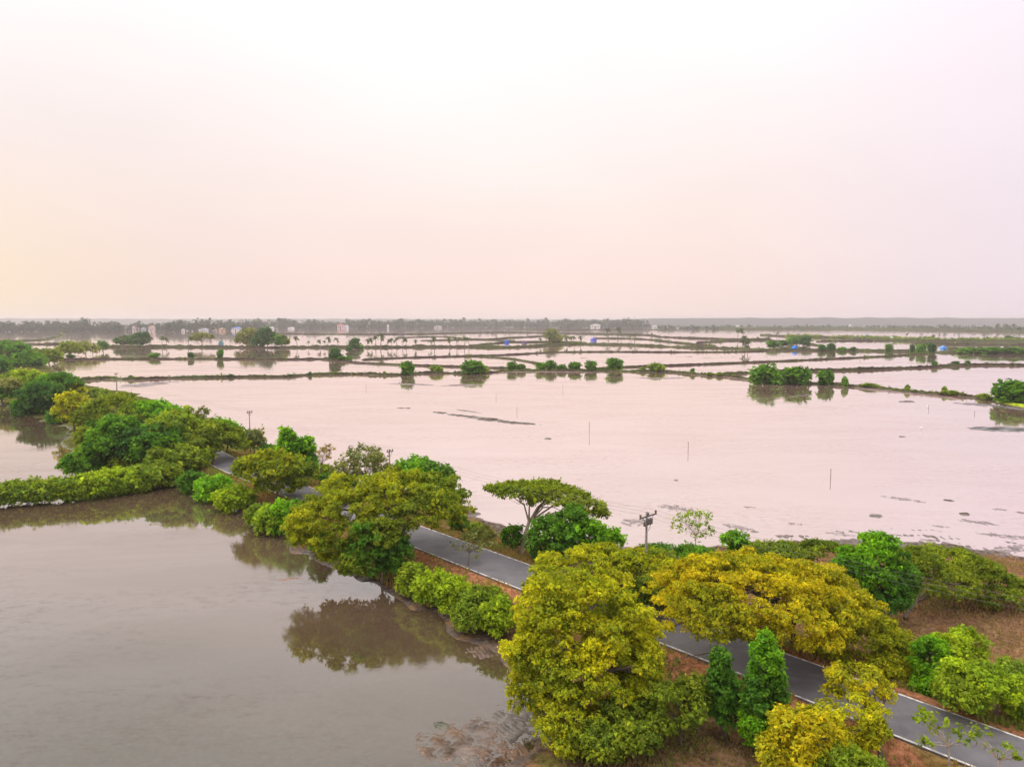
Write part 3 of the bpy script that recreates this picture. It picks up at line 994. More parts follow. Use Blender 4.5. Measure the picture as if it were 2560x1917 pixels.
tree('sparse_tree', 'thin half-bare roadside tree veiling the road, right of the centre-left rain tree', (1010, 1238), [(1005, 1180, 42, 36, 1), (1045, 1170, 34, 26, 2)], 'dull', br=0.4, leaf=0.2, lai=0.16,
     trunk=0.07, nl=14, fill=0.35)
tree('bush', 'dark green bushy tree trailing into the water below the centre-left rain tree', (825, 1245), [(795, 1185, 52, 62, -1), (850, 1200, 42, 56, 0), (765, 1222, 38, 34, -2), (830, 1155, 36, 40, -1)],
     'green', br=0.55, leaf=0.26, lai=0.8, trunk=0.12, cat='bush', part='foliage', pal2=('oliveg', (2, 3)))
# --- far side of the road, right
tree('broadleaf_tree', 'bright green leafy tree standing above the yellow tree at right', (1905, 1335),
     [(1880, 1230, 60, 55), (1900, 1180, 45, 32, 1), (1910, 1290, 50, 48, -0.5), (1835, 1210, 40, 35, 1), (1945, 1250, 42, 55, 0.5)],
     'bright', br=0.5, leaf=0.21, lai=0.95, trunk=0.16, pal2=('green', (2, 4)))
tree('spreading_tree', 'dull olive spreading tree with bare limbs showing, right of the bright green tree', (1950, 1330),
     [(2040, 1218, 105, 40, 5), (2105, 1258, 92, 56, 4), (2155, 1300, 55, 42, 2), (2030, 1262, 80, 42, 2), (1985, 1220, 60, 36, 4)], 'oliveg', br=0.5, leaf=0.2, lai=0.65, trunk=0.17, nl=12, cap=-0.2, fork=0.25, fill=0.9,
     bark=BARK)
tree('spreading_tree', 'low dark olive tree crown behind the yellow rain tree', (1720, 1235), [(1690, 1190, 75, 22), (1780, 1185, 45, 20), (1640, 1195, 45, 20)], 'oliveg', br=0.5, leaf=0.28, trunk=0.14, cap=-0.3)
tree('broadleaf_tree', 'small pointed green tree on the shore behind the yellow tree', (1590, 1212), [(1588, 1170, 32, 24), (1610, 1190, 40, 18)], 'bright', br=0.45, leaf=0.28, trunk=0.1)
tree('bush', 'green bush at the shore behind the olive fork tree', (1450, 1225), [(1440, 1195, 55, 20), (1500, 1195, 50, 16)], 'green', br=0.42, leaf=0.28, lai=0.7, trunk=0.06, cat='bush', part='foliage')
tree('sparse_tree', 'thin nearly leafless tree by the pond right of the power pole', (1503, 1190), [(1500, 1118, 40, 22), (1478, 1135, 34, 24), (1520, 1150, 28, 26)], 'lime', br=0.28, leaf=0.26, lai=0.28,
     trunk=0.06, nl=16, fill=0.28, bark=BARK_PALE, cap=-0.6)
tree('acacia_tree', 'flat-topped umbrella tree with a pale forked trunk beside the pond', (1126, 1192),
     [(1120, 1066, 75, 26, 0), (1205, 1078, 80, 27, 1), (1265, 1098, 55, 20, 1), (1300, 1112, 30, 15, 1), (1170, 1060, 75, 22, 2), (1075, 1062, 34, 18, -1)],
     'oliveg', br=0.5, leaf=0.28, lai=0.85, trunk=0.24, nl=9, cap=0.12, fork=0.45, bark=BARK_PALE, kd=0.9, inner=0.05)
tree('broadleaf_tree', 'bushy green tree under the right half of the umbrella tree', (1215, 1222),
     [(1185, 1165, 52, 50), (1235, 1130, 40, 45, 1), (1270, 1165, 55, 45, 0), (1320, 1160, 34, 20, 1), (1215, 1195, 55, 28, -0.5)], 'green', br=0.52, leaf=0.38, lai=0.85, trunk=0.14,
     pal2=('bright', (2, 3)))
tree('bush', 'round dark green bush left of the umbrella tree trunk', (1106, 1190), [(1106, 1160, 24, 30)], 'green', br=0.42, leaf=0.28, trunk=0.08, cat='bush', part='foliage')
tree('bush', 'straw-coloured scrub beside the road left of the umbrella tree', (1050, 1178), [(1045, 1155, 30, 22), (1020, 1165, 24, 16)], 'dull', br=0.4, leaf=0.21, lai=0.5, trunk=0.06, cat='bush', part='foliage')
tree('bush', 'small dark green shrub at the right foot of the centre-left rain tree', (990, 1152), [(990, 1128, 22, 24)], 'green', br=0.45, leaf=0.38, trunk=0.06, cat='bush', part='foliage')
# --- right corner
tree('broadleaf_tree', 'lime-green leafy tree behind the road at the right edge', (2075, 1505), [(2050, 1405, 55, 42, 2), (2090, 1390, 42, 38, 3), (2010, 1420, 45, 50, 1), (2000, 1475, 40, 35, 0)], 'bright', br=0.45,
     leaf=0.2, lai=0.85, trunk=0.13, pal2=('lime', (0, 1)))
tree('broadleaf_tree', 'broad yellow-green tree filling the lower right edge beyond the road', (2150, 1560), [(2110, 1475, 95, 52, 0), (2180, 1480, 60, 60, 1), (2215, 1540, 50, 50, 0), (2075, 1500, 60, 42, -0.5)],
     'lime', br=0.48, leaf=0.2, lai=0.7, trunk=0.13, pal2=('mangrove', (1, 3)))
tree('sapling', 'slender sapling with thin leaves in front of the road at lower right', (2050, 1700), [(2010, 1560, 42, 30, 1), (2070, 1590, 30, 28), (2000, 1600, 25, 18)], 'mangrove', br=0.28, leaf=0.22, lai=0.3,
     trunk=0.07, fill=0.35, nl=12, fork=0.55, bark=BARK_PALE)
tree('sapling', 'slender bare-stemmed sapling at the bottom right corner', (2155, 1740), [(2170, 1620, 38, 24), (2120, 1585, 30, 20, 1)], 'mangrove', br=0.25, leaf=0.2, lai=0.25, trunk=0.075, fill=0.3, nl=10, fork=0.6,
     bark=BARK_PALE)
# --- far side of the road, middle
tree('sparse_tree', 'thin grey-green tree with gaps behind the centre-left rain tree', (790, 1060), [(785, 990, 50, 26), (750, 1020, 36, 26), (815, 1010, 30, 24)], 'dull', br=0.5, leaf=0.46, lai=0.5, trunk=0.13, nl=14, fill=0.6)
tree('broadleaf_tree', 'bright green bushy tree by the pond behind the centre-left rain tree', (920, 1075), [(890, 1020, 42, 28), (940, 1028, 42, 32), (905, 1000, 26, 16, 2), (965, 1040, 22, 30)], 'bright', br=0.6, leaf=0.48,
     lai=0.9, trunk=0.14, pal2=('green', (1, 3)))
tree('sparse_tree', 'wispy brownish tree leaning over the pond, left of centre', (690, 1035), [(695, 980, 24, 16), (710, 970, 16, 12)], 'dry', br=0.3, leaf=0.21, lai=0.35, trunk=0.07, nl=12, fill=0.4)
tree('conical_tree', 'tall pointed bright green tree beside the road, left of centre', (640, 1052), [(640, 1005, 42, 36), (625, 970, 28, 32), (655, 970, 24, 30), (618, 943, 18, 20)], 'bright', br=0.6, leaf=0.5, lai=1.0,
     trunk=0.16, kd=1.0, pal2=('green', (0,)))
tree('rain_tree', 'round olive tree with two thin trunks on the near road shoulder', (600, 1086), [(590, 1010, 75, 38), (640, 1020, 45, 36, 0), (550, 1015, 48, 34), (600, 1045, 55, 24)], 'oliveg', br=0.6, leaf=0.46, lai=0.6,
     trunk=0.17, cap=-0.5, nl=14, fork=0.5, pal2=('oliveb', (0,)))
tree('bush', 'low green scrub along the far road edge, left of the centre-left rain tree', (715, 1052), [(715, 1035, 30, 12), (745, 1042, 30, 12)], 'green', br=0.45, leaf=0.44, lai=0.7, trunk=0.05, cat='bush', part='foliage')
# --- left group
tree('broadleaf_tree', 'large pale green tree in the dense clump at left', (400, 1012), [(380, 935, 70, 46, 4), (345, 965, 60, 46), (420, 945, 42, 40, 4), (390, 985, 70, 28, -2)], 'mangrove', br=0.85, leaf=0.62, lai=0.9,
     trunk=0.24, pal2=('green', (1,)))
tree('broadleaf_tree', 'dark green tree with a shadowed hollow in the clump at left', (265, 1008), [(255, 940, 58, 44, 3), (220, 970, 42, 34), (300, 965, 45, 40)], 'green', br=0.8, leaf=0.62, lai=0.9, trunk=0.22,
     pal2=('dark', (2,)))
tree('broadleaf_tree', 'bright green treetop rising behind the dense clump at left', (330, 945), [(330, 890, 46, 26, 2), (290, 905, 45, 28), (365, 900, 36, 24)], 'bright', br=0.85, leaf=0.66, lai=0.9, trunk=0.2, pal2=('mangrove', (1,)))
tree('spreading_tree', 'olive-green tree with a dark trunk leaning at the road edge in the left clump', (462, 1010), [(460, 945, 60, 36, 3), (500, 955, 36, 34, 4), (430, 965, 45, 28, 0)], 'oliveg', br=0.75, leaf=0.58, lai=0.75,
     trunk=0.24, cap=-0.4, nl=12, fork=0.45)
tree('broadleaf_tree', 'pointed green tree on the pond side of the left clump', (490, 985), [(485, 930, 30, 24), (510, 945, 24, 26)], 'green', br=0.7, leaf=0.6, trunk=0.16, pal2=('bright', (0,)))
tree('broadleaf_tree', 'small dark brownish tree beside the power pole at left', (550, 985), [(552, 945, 20, 24), (535, 955, 18, 18)], 'dull', br=0.55, leaf=0.52, trunk=0.12, lai=0.7)
tree('sparse_tree', 'small thin tree poking up behind the left clump toward the pond', (440, 925), [(438, 888, 16, 10), (425, 900, 12, 10)], 'dull', br=0.45, leaf=0.5, lai=0.5, trunk=0.09, fill=0.6)
tree('bush', 'round dark green bush standing in the water at the end of the shrub bank', (157, 1022), [(155, 1003, 28, 26)], 'dark', br=0.6, leaf=0.5, trunk=0.1, cat='bush', pal2=('green', (0,)), part='foliage')
tree('spreading_tree', 'olive tree with gaps and a dark trunk beyond the left clump', (250, 940), [(240, 875, 50, 24, 4), (215, 890, 40, 28), (270, 865, 24, 20, 6)], 'oliveg', br=0.8, leaf=0.66, lai=0.6, trunk=0.2, cap=-0.4,
     nl=12, fill=0.8)
tree('broadleaf_tree', 'olive-brown tree at the water edge, far left', (160, 928), [(155, 880, 36, 34, 2), (180, 905, 26, 24)], 'olive', br=0.9, leaf=0.75, lai=0.85, trunk=0.2, pal2=('oliveg', (1,)))
tree('broadleaf_tree', 'dark green tree hanging over the left pond, far left', (100, 889), [(95, 858, 50, 32), (60, 880, 30, 22), (125, 885, 36, 22)], 'green', br=1.0, leaf=0.8, lai=0.9, trunk=0.24, pal2=('dark', (0,)))
tree('rain_tree', 'olive-topped broad tree behind the dark one at far left', (120, 872), [(120, 830, 52, 22), (155, 842, 26, 18)], 'olive', br=1.0, leaf=0.85, lai=0.85, trunk=0.24, pal2=('green', (0,)))
tree('broadleaf_tree', 'lime-green treetop at far left behind the olive-topped tree', (60, 850), [(60, 818, 36, 18), (85, 822, 24, 14)], 'lime', br=1.0, leaf=0.9, lai=0.85, trunk=0.24)
tree('broadleaf_tree', 'dark tree cut by the left edge of the picture above the pond', (5, 868), [(5, 845, 34, 20), (15, 832, 26, 16)], 'green', br=1.0, leaf=0.85, lai=0.8, trunk=0.24, pal2=('dull', (1,)))
tree('broadleaf_tree', 'pale green tree at the left edge behind the pond trees', (-30, 845), [(-10, 822, 36, 14), (30, 815, 24, 10)], 'mangrove', br=1.0, leaf=0.9, lai=0.8, trunk=0.24)
for i, (x, y, rx, ry, pl, lb) in enumerate([
        (20, 758, 42, 22, 'green', 'broad green tree cut by the left edge below the far village'),
        (60, 778, 34, 14, 'green', 'green tree at left where the low far bund begins'),
        (105, 768, 28, 12, 'oliveg', 'olive tree second in the row running back from the left edge'),
        (150, 752, 26, 12, 'oliveg', 'olive tree third in the row running back from the left edge'),
        (185, 750, 22, 12, 'dull', 'dull olive rounded tree near the start of the palm bund'),
        (222, 746, 11, 9, 'green', 'small green tree standing alone at the start of the palm bund'),
        (-20, 790, 40, 18, 'green', 'dark green tree at the left edge beside the first far pond')]):
    tree('broadleaf_tree', lb, (x, y + ry + 2), [(x, y, rx, ry), (x + rx * 0.6, y + ry * 0.3, rx * 0.6, ry * 0.7)], pl, br=1.9, leaf=2.0, lai=0.8, trunk=0.3, nl=5)

# --- shrubs on the near banks: (x, y, rx, ry, palette, label)
for x, y, rx, ry, pl, lb in [
        (30, 1060, 44, 21, 'mangrove', 'first low shrub from the left edge on the shrub bank'),
        (90, 1054, 44, 22, 'mangrove', 'second low shrub from the left edge on the shrub bank'),
        (150, 1052, 38, 20, 'mangrove', 'third low shrub on the shrub bank, below the round dark bush'),
        (200, 1043, 42, 24, 'lime', 'bright fourth shrub on the shrub bank'),
        (255, 1034, 46, 24, 'lime', 'fifth shrub on the shrub bank, left of the mud patch'),
        (310, 1028, 42, 22, 'mangrove', 'sixth shrub on the shrub bank, above the mud patch'),
        (358, 1022, 38, 20, 'oliveg', 'last shrub of the bank where it meets the causeway'),
        (-40, 1063, 44, 20, 'mangrove', 'low shrub cut by the left edge on the shrub bank'),
        (415, 1036, 26, 20, 'green', 'first green shrub on the pond shore right of the shrub bank'),
        (460, 1050, 40, 22, 'bright', 'bright green shrub on the pond shore below the leaning tree'),
        (505, 1072, 42, 22, 'lime', 'lime shrub on the pond shore left of the two-trunk olive tree'),
        (560, 1108, 30, 20, 'mangrove', 'olive-green shrub on the pond shore below the two-trunk olive tree'),
        (583, 1118, 30, 26, 'lime', 'yellowish shrub touching the left of the two rounded bright shrubs'),
        (606, 1112, 20, 34, 'bright', 'left one of two upright rounded bright green shrubs at the pond'),
        (638, 1115, 25, 38, 'bright', 'right one of two upright rounded bright green shrubs at the pond'),
        (690, 1160, 26, 24, 'green', 'green shrub under the left rim of the centre-left rain tree'),
        (890, 1245, 36, 30, 'mangrove', 'mangrove shrub at the left end of the hedge by the pond, centre'),
        (935, 1262, 44, 34, 'lime', 'second mangrove shrub of the centre pond hedge'),
        (985, 1280, 46, 36, 'lime', 'third mangrove shrub of the centre pond hedge'),
        (1035, 1300, 46, 36, 'mangrove', 'fourth mangrove shrub of the centre pond hedge'),
        (1075, 1325, 40, 38, 'lime', 'bright fifth shrub of the pond hedge, touching the huge rain tree'),
        (1010, 1325, 36, 26, 'mangrove', 'low waterside shrub in front of the centre pond hedge'),
        (1070, 1290, 30, 22, 'mangrove', 'small shrub at the road side of the centre pond hedge'),
        (215, 992, 30, 14, 'green', 'low green shrub at the waterline under the dark hollow tree'),
        (270, 997, 34, 14, 'oliveg', 'second low shrub at the waterline under the dark hollow tree'),
        (335, 1002, 36, 14, 'mangrove', 'low shrub at the waterline under the large pale green tree'),
        (395, 1005, 34, 16, 'mangrove', 'shrub between the pale green tree and the shrub bank end'),
        (190, 975, 26, 16, 'mangrove', 'shrub at the water edge left of the dark hollow tree'),
        (185, 940, 22, 16, 'oliveg', 'shrub on the left shore beside the olive-brown tree'),
        (215, 925, 30, 14, 'green', 'low green growth under the olive tree with gaps'),
        (130, 896, 26, 12, 'green', 'green growth at the waterline under the dark far-left tree'),
        (60, 880, 30, 12, 'dark', 'dark growth at the waterline at the far left'),
        (330, 915, 34, 18, 'green', 'green undergrowth right of the bright treetop at left'),
        (300, 880, 26, 12, 'lime', 'pale growth on the pond shore behind the bright treetop'),
        (470, 915, 20, 10, 'green', 'green growth on the pond shore behind the left clump'),
        (215, 852, 24, 10, 'mangrove', 'growth on the pond shore behind the olive tree with gaps'),
        (580, 975, 22, 14, 'green', 'green shrub on the pond shore beside the brownish pole tree'),
        (700, 1015, 20, 12, 'mangrove', 'shrub on the pond shore right of the tall pointed tree'),
        (1030, 1140, 18, 10, 'mangrove', 'low shrub on the pond shore right of the centre-left rain tree'),
        (1340, 1205, 30, 14, 'mangrove', 'low shrub on the pond shore left of the clear power pole'),
        ]:
    tree('shrub', lb, (x, y + ry * 0.8), [(x, y, rx, ry), (x + rx * 0.35, y + ry * 0.35, rx * 0.6, ry * 0.6, -0.6), (x - rx * 0.1, y + ry * 0.75, rx * 0.9, ry * 0.5, -0.3), (x - rx * 0.5, y + ry * 0.1, rx * 0.5, ry * 0.75, 0.3)], pl, lai=0.85, trunk=0.05, nl=8, fork=0.2, cat='shrub', kd=0.9,
         br=max(0.36, 0.17 * rx * K / F * gp(*D(x, y + ry))[1]), group='shrubs along the near pond banks', part='foliage')

# ------------------------------------------------------------------ bushes on the long dyke (copies of three built ones)
def dome_bush(name, pal, seed, leaf=0.95):
    """a unit bush about 2 m in radius, 3.4 m tall, standing at the origin"""
    bl = np.concatenate([lobe_blobs((0, 0, 1.7), (2.0, 1.9, 1.7), 0.6, -0.9, 1.0, 0.2, seed), lobe_blobs((0.7, 0.2, 2.4), (1.2, 1.2, 1.1), 0.5, -0.5, 1, 0.2, seed + 1)])
    bl[:, 2] = np.maximum(bl[:, 2], 0.35)
    root = obj(name, None, cat='bush')
    v, q, cc = foliage(bl, pal, leaf, 0.9, 0.03, seed)
    obj('foliage', mesh('foliage', v, q, LEAF, cc), root)
    mb = MB()
    limbs(mb, (0, 0, 0), (0.1, 0, 0.7), bl[R.choice(len(bl), 6), :3], 0.1)
    mb.build('stem', BARK, root)
    return root


bushes = [dome_bush('bush', p_, 200 + i) for i, p_ in enumerate(('green', 'mangrove', 'green', 'dark'))]
used = set()
ORD = ['first', 'second', 'third', 'fourth', 'fifth', 'sixth', 'seventh', 'eighth', 'ninth', 'tenth', 'eleventh', 'twelfth', 'thirteenth', 'fourteenth', 'fifteenth', 'sixteenth',
       'seventeenth', 'eighteenth', 'nineteenth', 'twentieth', 'twenty-first', 'twenty-second', 'twenty-third', 'twenty-fourth', 'twenty-fifth', 'twenty-sixth', 'twenty-seventh',
       'twenty-eighth', 'twenty-ninth', 'thirtieth']
ORD += ['thirty-' + o_ for o_ in ORD[:9]] + ['fortieth'] + ['forty-' + o_ for o_ in ORD[:9]] + ['fiftieth'] + ['fifty-' + o_ for o_ in ORD[:9]] + ['sixtieth'] + ['sixty-' + o_ for o_ in ORD[:9]]


def place(protos, v, loc, rz, sc, label, group):
    pr = protos[v]
    if id(pr) not in used:
        used.add(id(pr))
        pr.location = loc
        pr.rotation_euler = (0, 0, rz)
        pr.scale = sc
        pr['label'] = label
        pr['group'] = group
        return pr
    return copy_tree(pr, loc, rz, sc, label, group)


big = [(1019, 938, 34, 34, 0), (1091, 932, 36, 17, 1), (1178, 935, 54, 33, 0), (1205, 934, 34, 18, 1), (1280, 927, 26, 22, 0), (1303, 927, 24, 16, 0), (1352, 927, 28, 20, 2), (1378, 927, 26, 25, 0),
       (1404, 927, 26, 15, 2), (1436, 927, 32, 21, 0), (1477, 927, 32, 24, 0), (1537, 927, 40, 31, 0), (1609, 929, 14, 10, 1), (1642, 929, 42, 20, 1), (1732, 935, 12, 13, 2), (1775, 940, 14, 8, 1),
       (1800, 941, 18, 9, 1), (1912, 960, 70, 48, 2), (1945, 962, 40, 34, 2), (1998, 962, 66, 44, 0), (2068, 963, 38, 36, 0), (2115, 967, 16, 24, 2), (2272, 978, 14, 14, 1), (2365, 984, 14, 16, 1),
       (2530, 1008, 84, 56, 0), (2465, 1000, 30, 14, 1), (2380, 988, 40, 10, 1), (2180, 970, 40, 10, 1), (774, 940, 10, 9, 3), (324, 949, 12, 9, 3), (576, 944, 12, 7, 3), (960, 938, 10, 8, 1)]
big.sort()
for i, (x, y, w, h, v) in enumerate(big):
    g_ = gp(x, y)
    m_ = g_[1] / F
    s_ = (w * m_ / 4.4, w * m_ / 4.4, h * m_ / 3.8)
    lb = '%s bush from the left along the long near dyke' % ORD[i]
    lb = {2530: 'largest round green bush on the long dyke, at the right edge', 1998: 'wide round bush of the right cluster on the long dyke, beside the upright one',
          2068: 'upright squarish green bush of the right cluster on the long dyke', 2115: 'small pointed bush at the right end of the bush cluster on the long dyke',
          1537: 'tallest round bush of the middle group on the long dyke', 1019: 'leftmost large round bush on the long dyke'}.get(x, lb)
    place(bushes, v, (g_[0], g_[1] + 1.0, 0.25), R.uniform(0, 6.28), s_, lb, 'bushes along the long dyke')

# bushes and small trees on the further bunds
far_bushes = [(134, 897, 12, 8), (174, 897, 20, 9), (384, 897, 26, 13), (476, 897, 14, 14), (549, 898, 14, 22), (838, 901, 28, 27), (857, 902, 24, 10), (872, 900, 16, 8), (886, 872, 26, 24), (872, 880, 14, 10), (898, 872, 20, 10),
              (2055, 877, 16, 14), (2078, 878, 20, 17), (2013, 864, 30, 22), (1985, 862, 30, 18), (2107, 878, 18, 9), (2135, 878, 14, 9), (2224, 880, 18, 18), (2282, 882, 12, 18),
              (2305, 884, 22, 22), (2330, 883, 20, 22), (2338, 917, 14, 12), (2390, 914, 18, 9), (2421, 913, 12, 9), (2523, 853, 16, 12), (2543, 853, 10, 9), (1868, 862, 12, 12),
              (1935, 870, 30, 16), (1960, 866, 24, 12), (2420, 884, 40, 14), (2480, 885, 50, 16), (2540, 886, 50, 16)]
far_bushes.sort()
for i, (x, y, w, h) in enumerate(far_bushes):
    g_ = gp(x, y)
    m_ = g_[1] / F
    lb = '%s small bush from the left on the far bunds behind the long dyke' % ORD[i]
    place(bushes, (0, 3, 2, 3)[i % 4], (g_[0], g_[1] + 1, 0.3), R.uniform(0, 6.28), (w * m_ / 4.0, w * m_ / 4.0, h * m_ / 3.5), lb, 'bushes on the far bunds')

# a flat-topped tree, a big dark tree group and others on the palm bund
tree('acacia_tree', 'flat-topped umbrella tree on the palm bund, far left of centre', (437, 747), [(437, 729, 24, 9), (425, 733, 14, 7)], 'dull', cap=0.0, br=1.5, leaf=1.8, lai=0.7, trunk=0.35, nl=10, fork=0.4)
tree('broadleaf_tree', 'broad olive tree beside the orange roof on the palm bund', (535, 748), [(537, 727, 24, 17), (522, 733, 14, 12)], 'dull', br=2.0, leaf=2.1, trunk=0.4, nl=6)
tree('broadleaf_tree', 'dense dark green tree in the middle of the palm bund clump', (578, 749), [(575, 728, 22, 19), (590, 735, 18, 14), (560, 738, 18, 12)], 'dark', br=2.0, leaf=2.1, trunk=0.4, nl=6, pal2=('green', (1,)))
tree('broadleaf_tree', 'rounded green tree at the right end of the palm bund clump', (610, 748), [(608, 737, 17, 12)], 'oliveg', br=1.8, leaf=2.0, trunk=0.3, nl=5)
tree('broadleaf_tree', 'dark spreading tree on the palm bund, right of the small green tree', (290, 746), [(285, 736, 34, 10), (305, 730, 20, 12)], 'dark', br=1.8, leaf=2.0, trunk=0.3, nl=6)
tree('broadleaf_tree', 'wispy grey-green tree cluster on the bund near the blue hut, centre right', (1195, 738), [(1190, 722, 16, 13), (1200, 732, 16, 10)], 'dull', br=1.8, leaf=1.9, lai=0.6, trunk=0.3, nl=6)


# ------------------------------------------------------------------ coconut palms (copies of three built ones)
def palm(name, hgt, lean, seed, nf=17, leaf='far'):
    root = obj(name, None, cat='palm')
    mb = MB()
    pts = [(lean * (k / 6) ** 1.7, 0.15 * math.sin(k), hgt * k / 6) for k in range(7)]
    pts[0] = (0, 0, -0.6)
    mb.tube(pts, [0.40, 0.32, 0.28, 0.26, 0.25, 0.24, 0.22], 6)
    mb.build('trunk', BARK, root)
    top = np.array(pts[-1])
    Vv, Ff, Cc = [], [], []
    g = np.random.default_rng(seed)
    for k in range(nf):
        a = k * 2.399 + g.normal() * 0.2
        el = math.radians(g.uniform(-28, 72))
        L = g.uniform(3.8, 5.2)
        u = np.array([math.cos(a), math.sin(a), 0])
        sp = []
        for s_ in np.linspace(0, 1, 6):
            sp.append(top + u * (L * s_ * math.cos(el) * (1 - 0.12 * s_)) + np.array([0, 0, L * (s_ * math.sin(el) - 0.55 * s_ * s_)]))
        side = np.cross(u, (0, 0, 1))
        wd = [0.2, 0.75, 1.0, 0.95, 0.6, 0.08]
        for e in (-1, 1):
            b0 = len(Vv)
            for s_, p in enumerate(sp):
                Vv.append(p)
                Vv.append(p + side * e * wd[s_] + np.array([0, 0, -0.45 * wd[s_]]))
            for s_ in range(5):
                Ff.append([b0 + 2 * s_, b0 + 2 * s_ + 1, b0 + 2 * s_ + 3, b0 + 2 * s_ + 2])
        cA = np.array(PAL[leaf][0]) * g.uniform(0.7, 1.5)
        Cc += [cA] * 24
    obj('crown', mesh('crown', np.array(Vv), np.array(Ff), LEAF, np.array(Cc)), root)
    return root


PAL['palm'] = ((0.055, 0.075, 0.028), (0.05, 0.06, 0.02))
palms = [palm('coconut_palm', 9.0, 0.6, 1, leaf='palm'), palm('coconut_palm', 8.5, 2.2, 2, leaf='palm'), palm('coconut_palm', 10.0, -1.2, 3, 19, leaf='palm')]
row = []     # (x, y foot, height in photo px)
for x, t_ in [(305, 838), (316, 836), (345, 842), (365, 841), (377, 842), (405, 838), (417, 842), (440 + 30, 838)]:
    row.append((x, 867, 867 - t_))
for x, t_ in [(771, 851), (801, 847), (812, 850), (820, 840), (846, 842), (892, 847), (918, 846), (930, 842), (940, 836), (952, 830), (969, 846), (980, 843), (992, 842), (1006, 842), (1016, 845), (1040, 847),
              (1078, 848), (1087, 838), (1124, 842), (1143, 841), (1161, 840), (1172, 842)]:
    row.append((x, 868, 868 - t_))
for x, t_, f_ in [(1350, 843, 862), (1372, 828, 861), (1380, 832, 861), (1418, 842, 861), (1436, 838, 861), (1452, 838, 861), (1522, 818, 848), (1518, 832, 848), (1545, 816, 848), (1553, 834, 848), (1575, 832, 852),
                  (1578, 836, 853), (1586, 830, 853), (1860, 818, 850), (1845, 820, 848), (1942, 828, 845), (2266, 832, 846), (2300, 842, 853), (2333, 835, 854), (2308, 812, 826), (2350, 810, 826), (2365, 809, 826),
                  (2400, 812, 827), (2460, 812, 828), (2492, 807, 829), (2510, 808, 830), (2534, 808, 830), (743, 838, 868), (1863, 836, 874), (1870, 845, 874), (1855, 850, 874)]:
    row.append((x, f_, f_ - t_))
row.sort()
for i, (x, y, h) in enumerate(row):
    g_ = gp(x, y, 0.8)
    m_ = g_[1] / F
    v = i % 3
    s_ = h * m_ / (11.5, 11, 12.5)[v]
    place(palms, v, (g_[0], g_[1], 0.8), R.uniform(0, 6.28), (s_, s_, s_), '%s palm from the left among the coconut palms on the far bunds' % ORD[i], 'coconut palms on the far bunds')

sky_row = [(30, 804), (58, 802), (72, 801), (108, 799), (117, 802), (171, 799), (190, 804), (226, 803), (290, 806), (432, 802), (447, 800), (506, 796), (545, 799), (572, 798), (668, 799), (698, 796), (735, 799),
           (772, 798), (806, 800), (872, 797), (905, 796), (1001, 795), (1045, 797), (1110, 796), (1158, 794), (1235, 797), (1320, 796), (1366, 794), (1410, 797), (1462, 797), (1520, 795), (1575, 796)]
for i, (x, t_) in enumerate(sky_row):
    f_ = 827 if x < 640 else 820
    g_ = gp(x, f_, 0.3)
    m_ = g_[1] / F
    v = (i * 2 + i // 3) % 3
    hh_ = (f_ - t_ + R.uniform(0, 3)) * m_
    s_ = hh_ / (11.5, 11, 12.5)[v]
    place(palms, v, (g_[0], g_[1] + 10, 0.3), R.uniform(0, 6.28), (s_ * 0.8, s_ * 0.8, s_), '%s palm from the left rising above the far tree belt' % ORD[i], 'palms above the far tree belt')

# ------------------------------------------------------------------ the far wooded shore: one mass of palms and trees
def wood(name, label, pts, hgt, deep, n, pal, leaf, seed):
    """pts: (photo x, foot y, top y)"""
    pts = np.array(pts, float)
    xs = R.uniform(pts[0, 0], pts[-1, 0], n)
    y0 = np.interp(xs, pts[:, 0], pts[:, 1])
    tp = np.interp(xs, pts[:, 0], pts[:, 2])
    bl = []
    Vv, Ff = [], []
    mb = MB()
    for i in range(n):
        g_ = gp(xs[i], y0[i])
        dep = g_[1] + R.random() ** 1.4 * deep
        px_ = g_[0] * dep / g_[1]
        topz = H - (tp[i] - HZ) / F * g_[1]
        hz = topz * R.uniform(0.5, 0.9) if R.random() < 0.8 else topz * R.uniform(0.85, 1.04)
        hz = max(hz * (0.92 + 0.22 * sn(np.array([[xs[i]]]), 1 / 55.0, seed)[0] + 0.10 * sn(np.array([[xs[i]]]), 1 / 14.0, seed + 1)[0]), 4)
        r = R.uniform(2.2, 4.0)
        bl.append((px_, dep, hz - r * 0.7, r))
        for e in range(int(hz / 3.2)):
            bl.append((px_ + R.normal() * 5, dep + R.normal() * 5, R.uniform(1.0, max(2.0, hz - r)), R.uniform(2.0, 4.2)))
    bl = np.array(bl)
    v, q, cc = foliage(bl, pal, leaf, 0.6, 0.0, seed)
    return obj(name, mesh(name, v, q, LEAF, cc), kind='stuff', label=label, cat='trees')


wood('far_wood', 'dark belt of palms and trees along the far shore at left', [(-60, 830, 806), (120, 830, 804), (170, 830, 800), (240, 829, 804), (320, 829, 806), (400, 829, 808), (430, 829, 803), (510, 828, 797),
                                                                        (560, 828, 801), (640, 827, 800)], 20, 160, 520, 'far', 5.4, 301)
wood('far_wood', 'dark belt of palms and trees along the far shore at centre', [(640, 823, 799), (700, 822, 797), (800, 822, 801), (840, 822, 804), (870, 822, 797), (960, 821, 798), (1100, 820, 798), (1280, 819, 798),
                                                                          (1500, 820, 797), (1600, 821, 797), (1625, 821, 806)], 22, 200, 760, 'far', 6.0, 302)
wood('far_wood', 'low hazy belt of trees behind the right-hand ponds', [(1640, 823, 813), (1760, 824, 815), (1900, 822, 814), (2100, 822, 815), (2300, 824, 815), (2560, 830, 818), (2700, 832, 820)], 10, 260, 420, 'far', 6.0, 303)
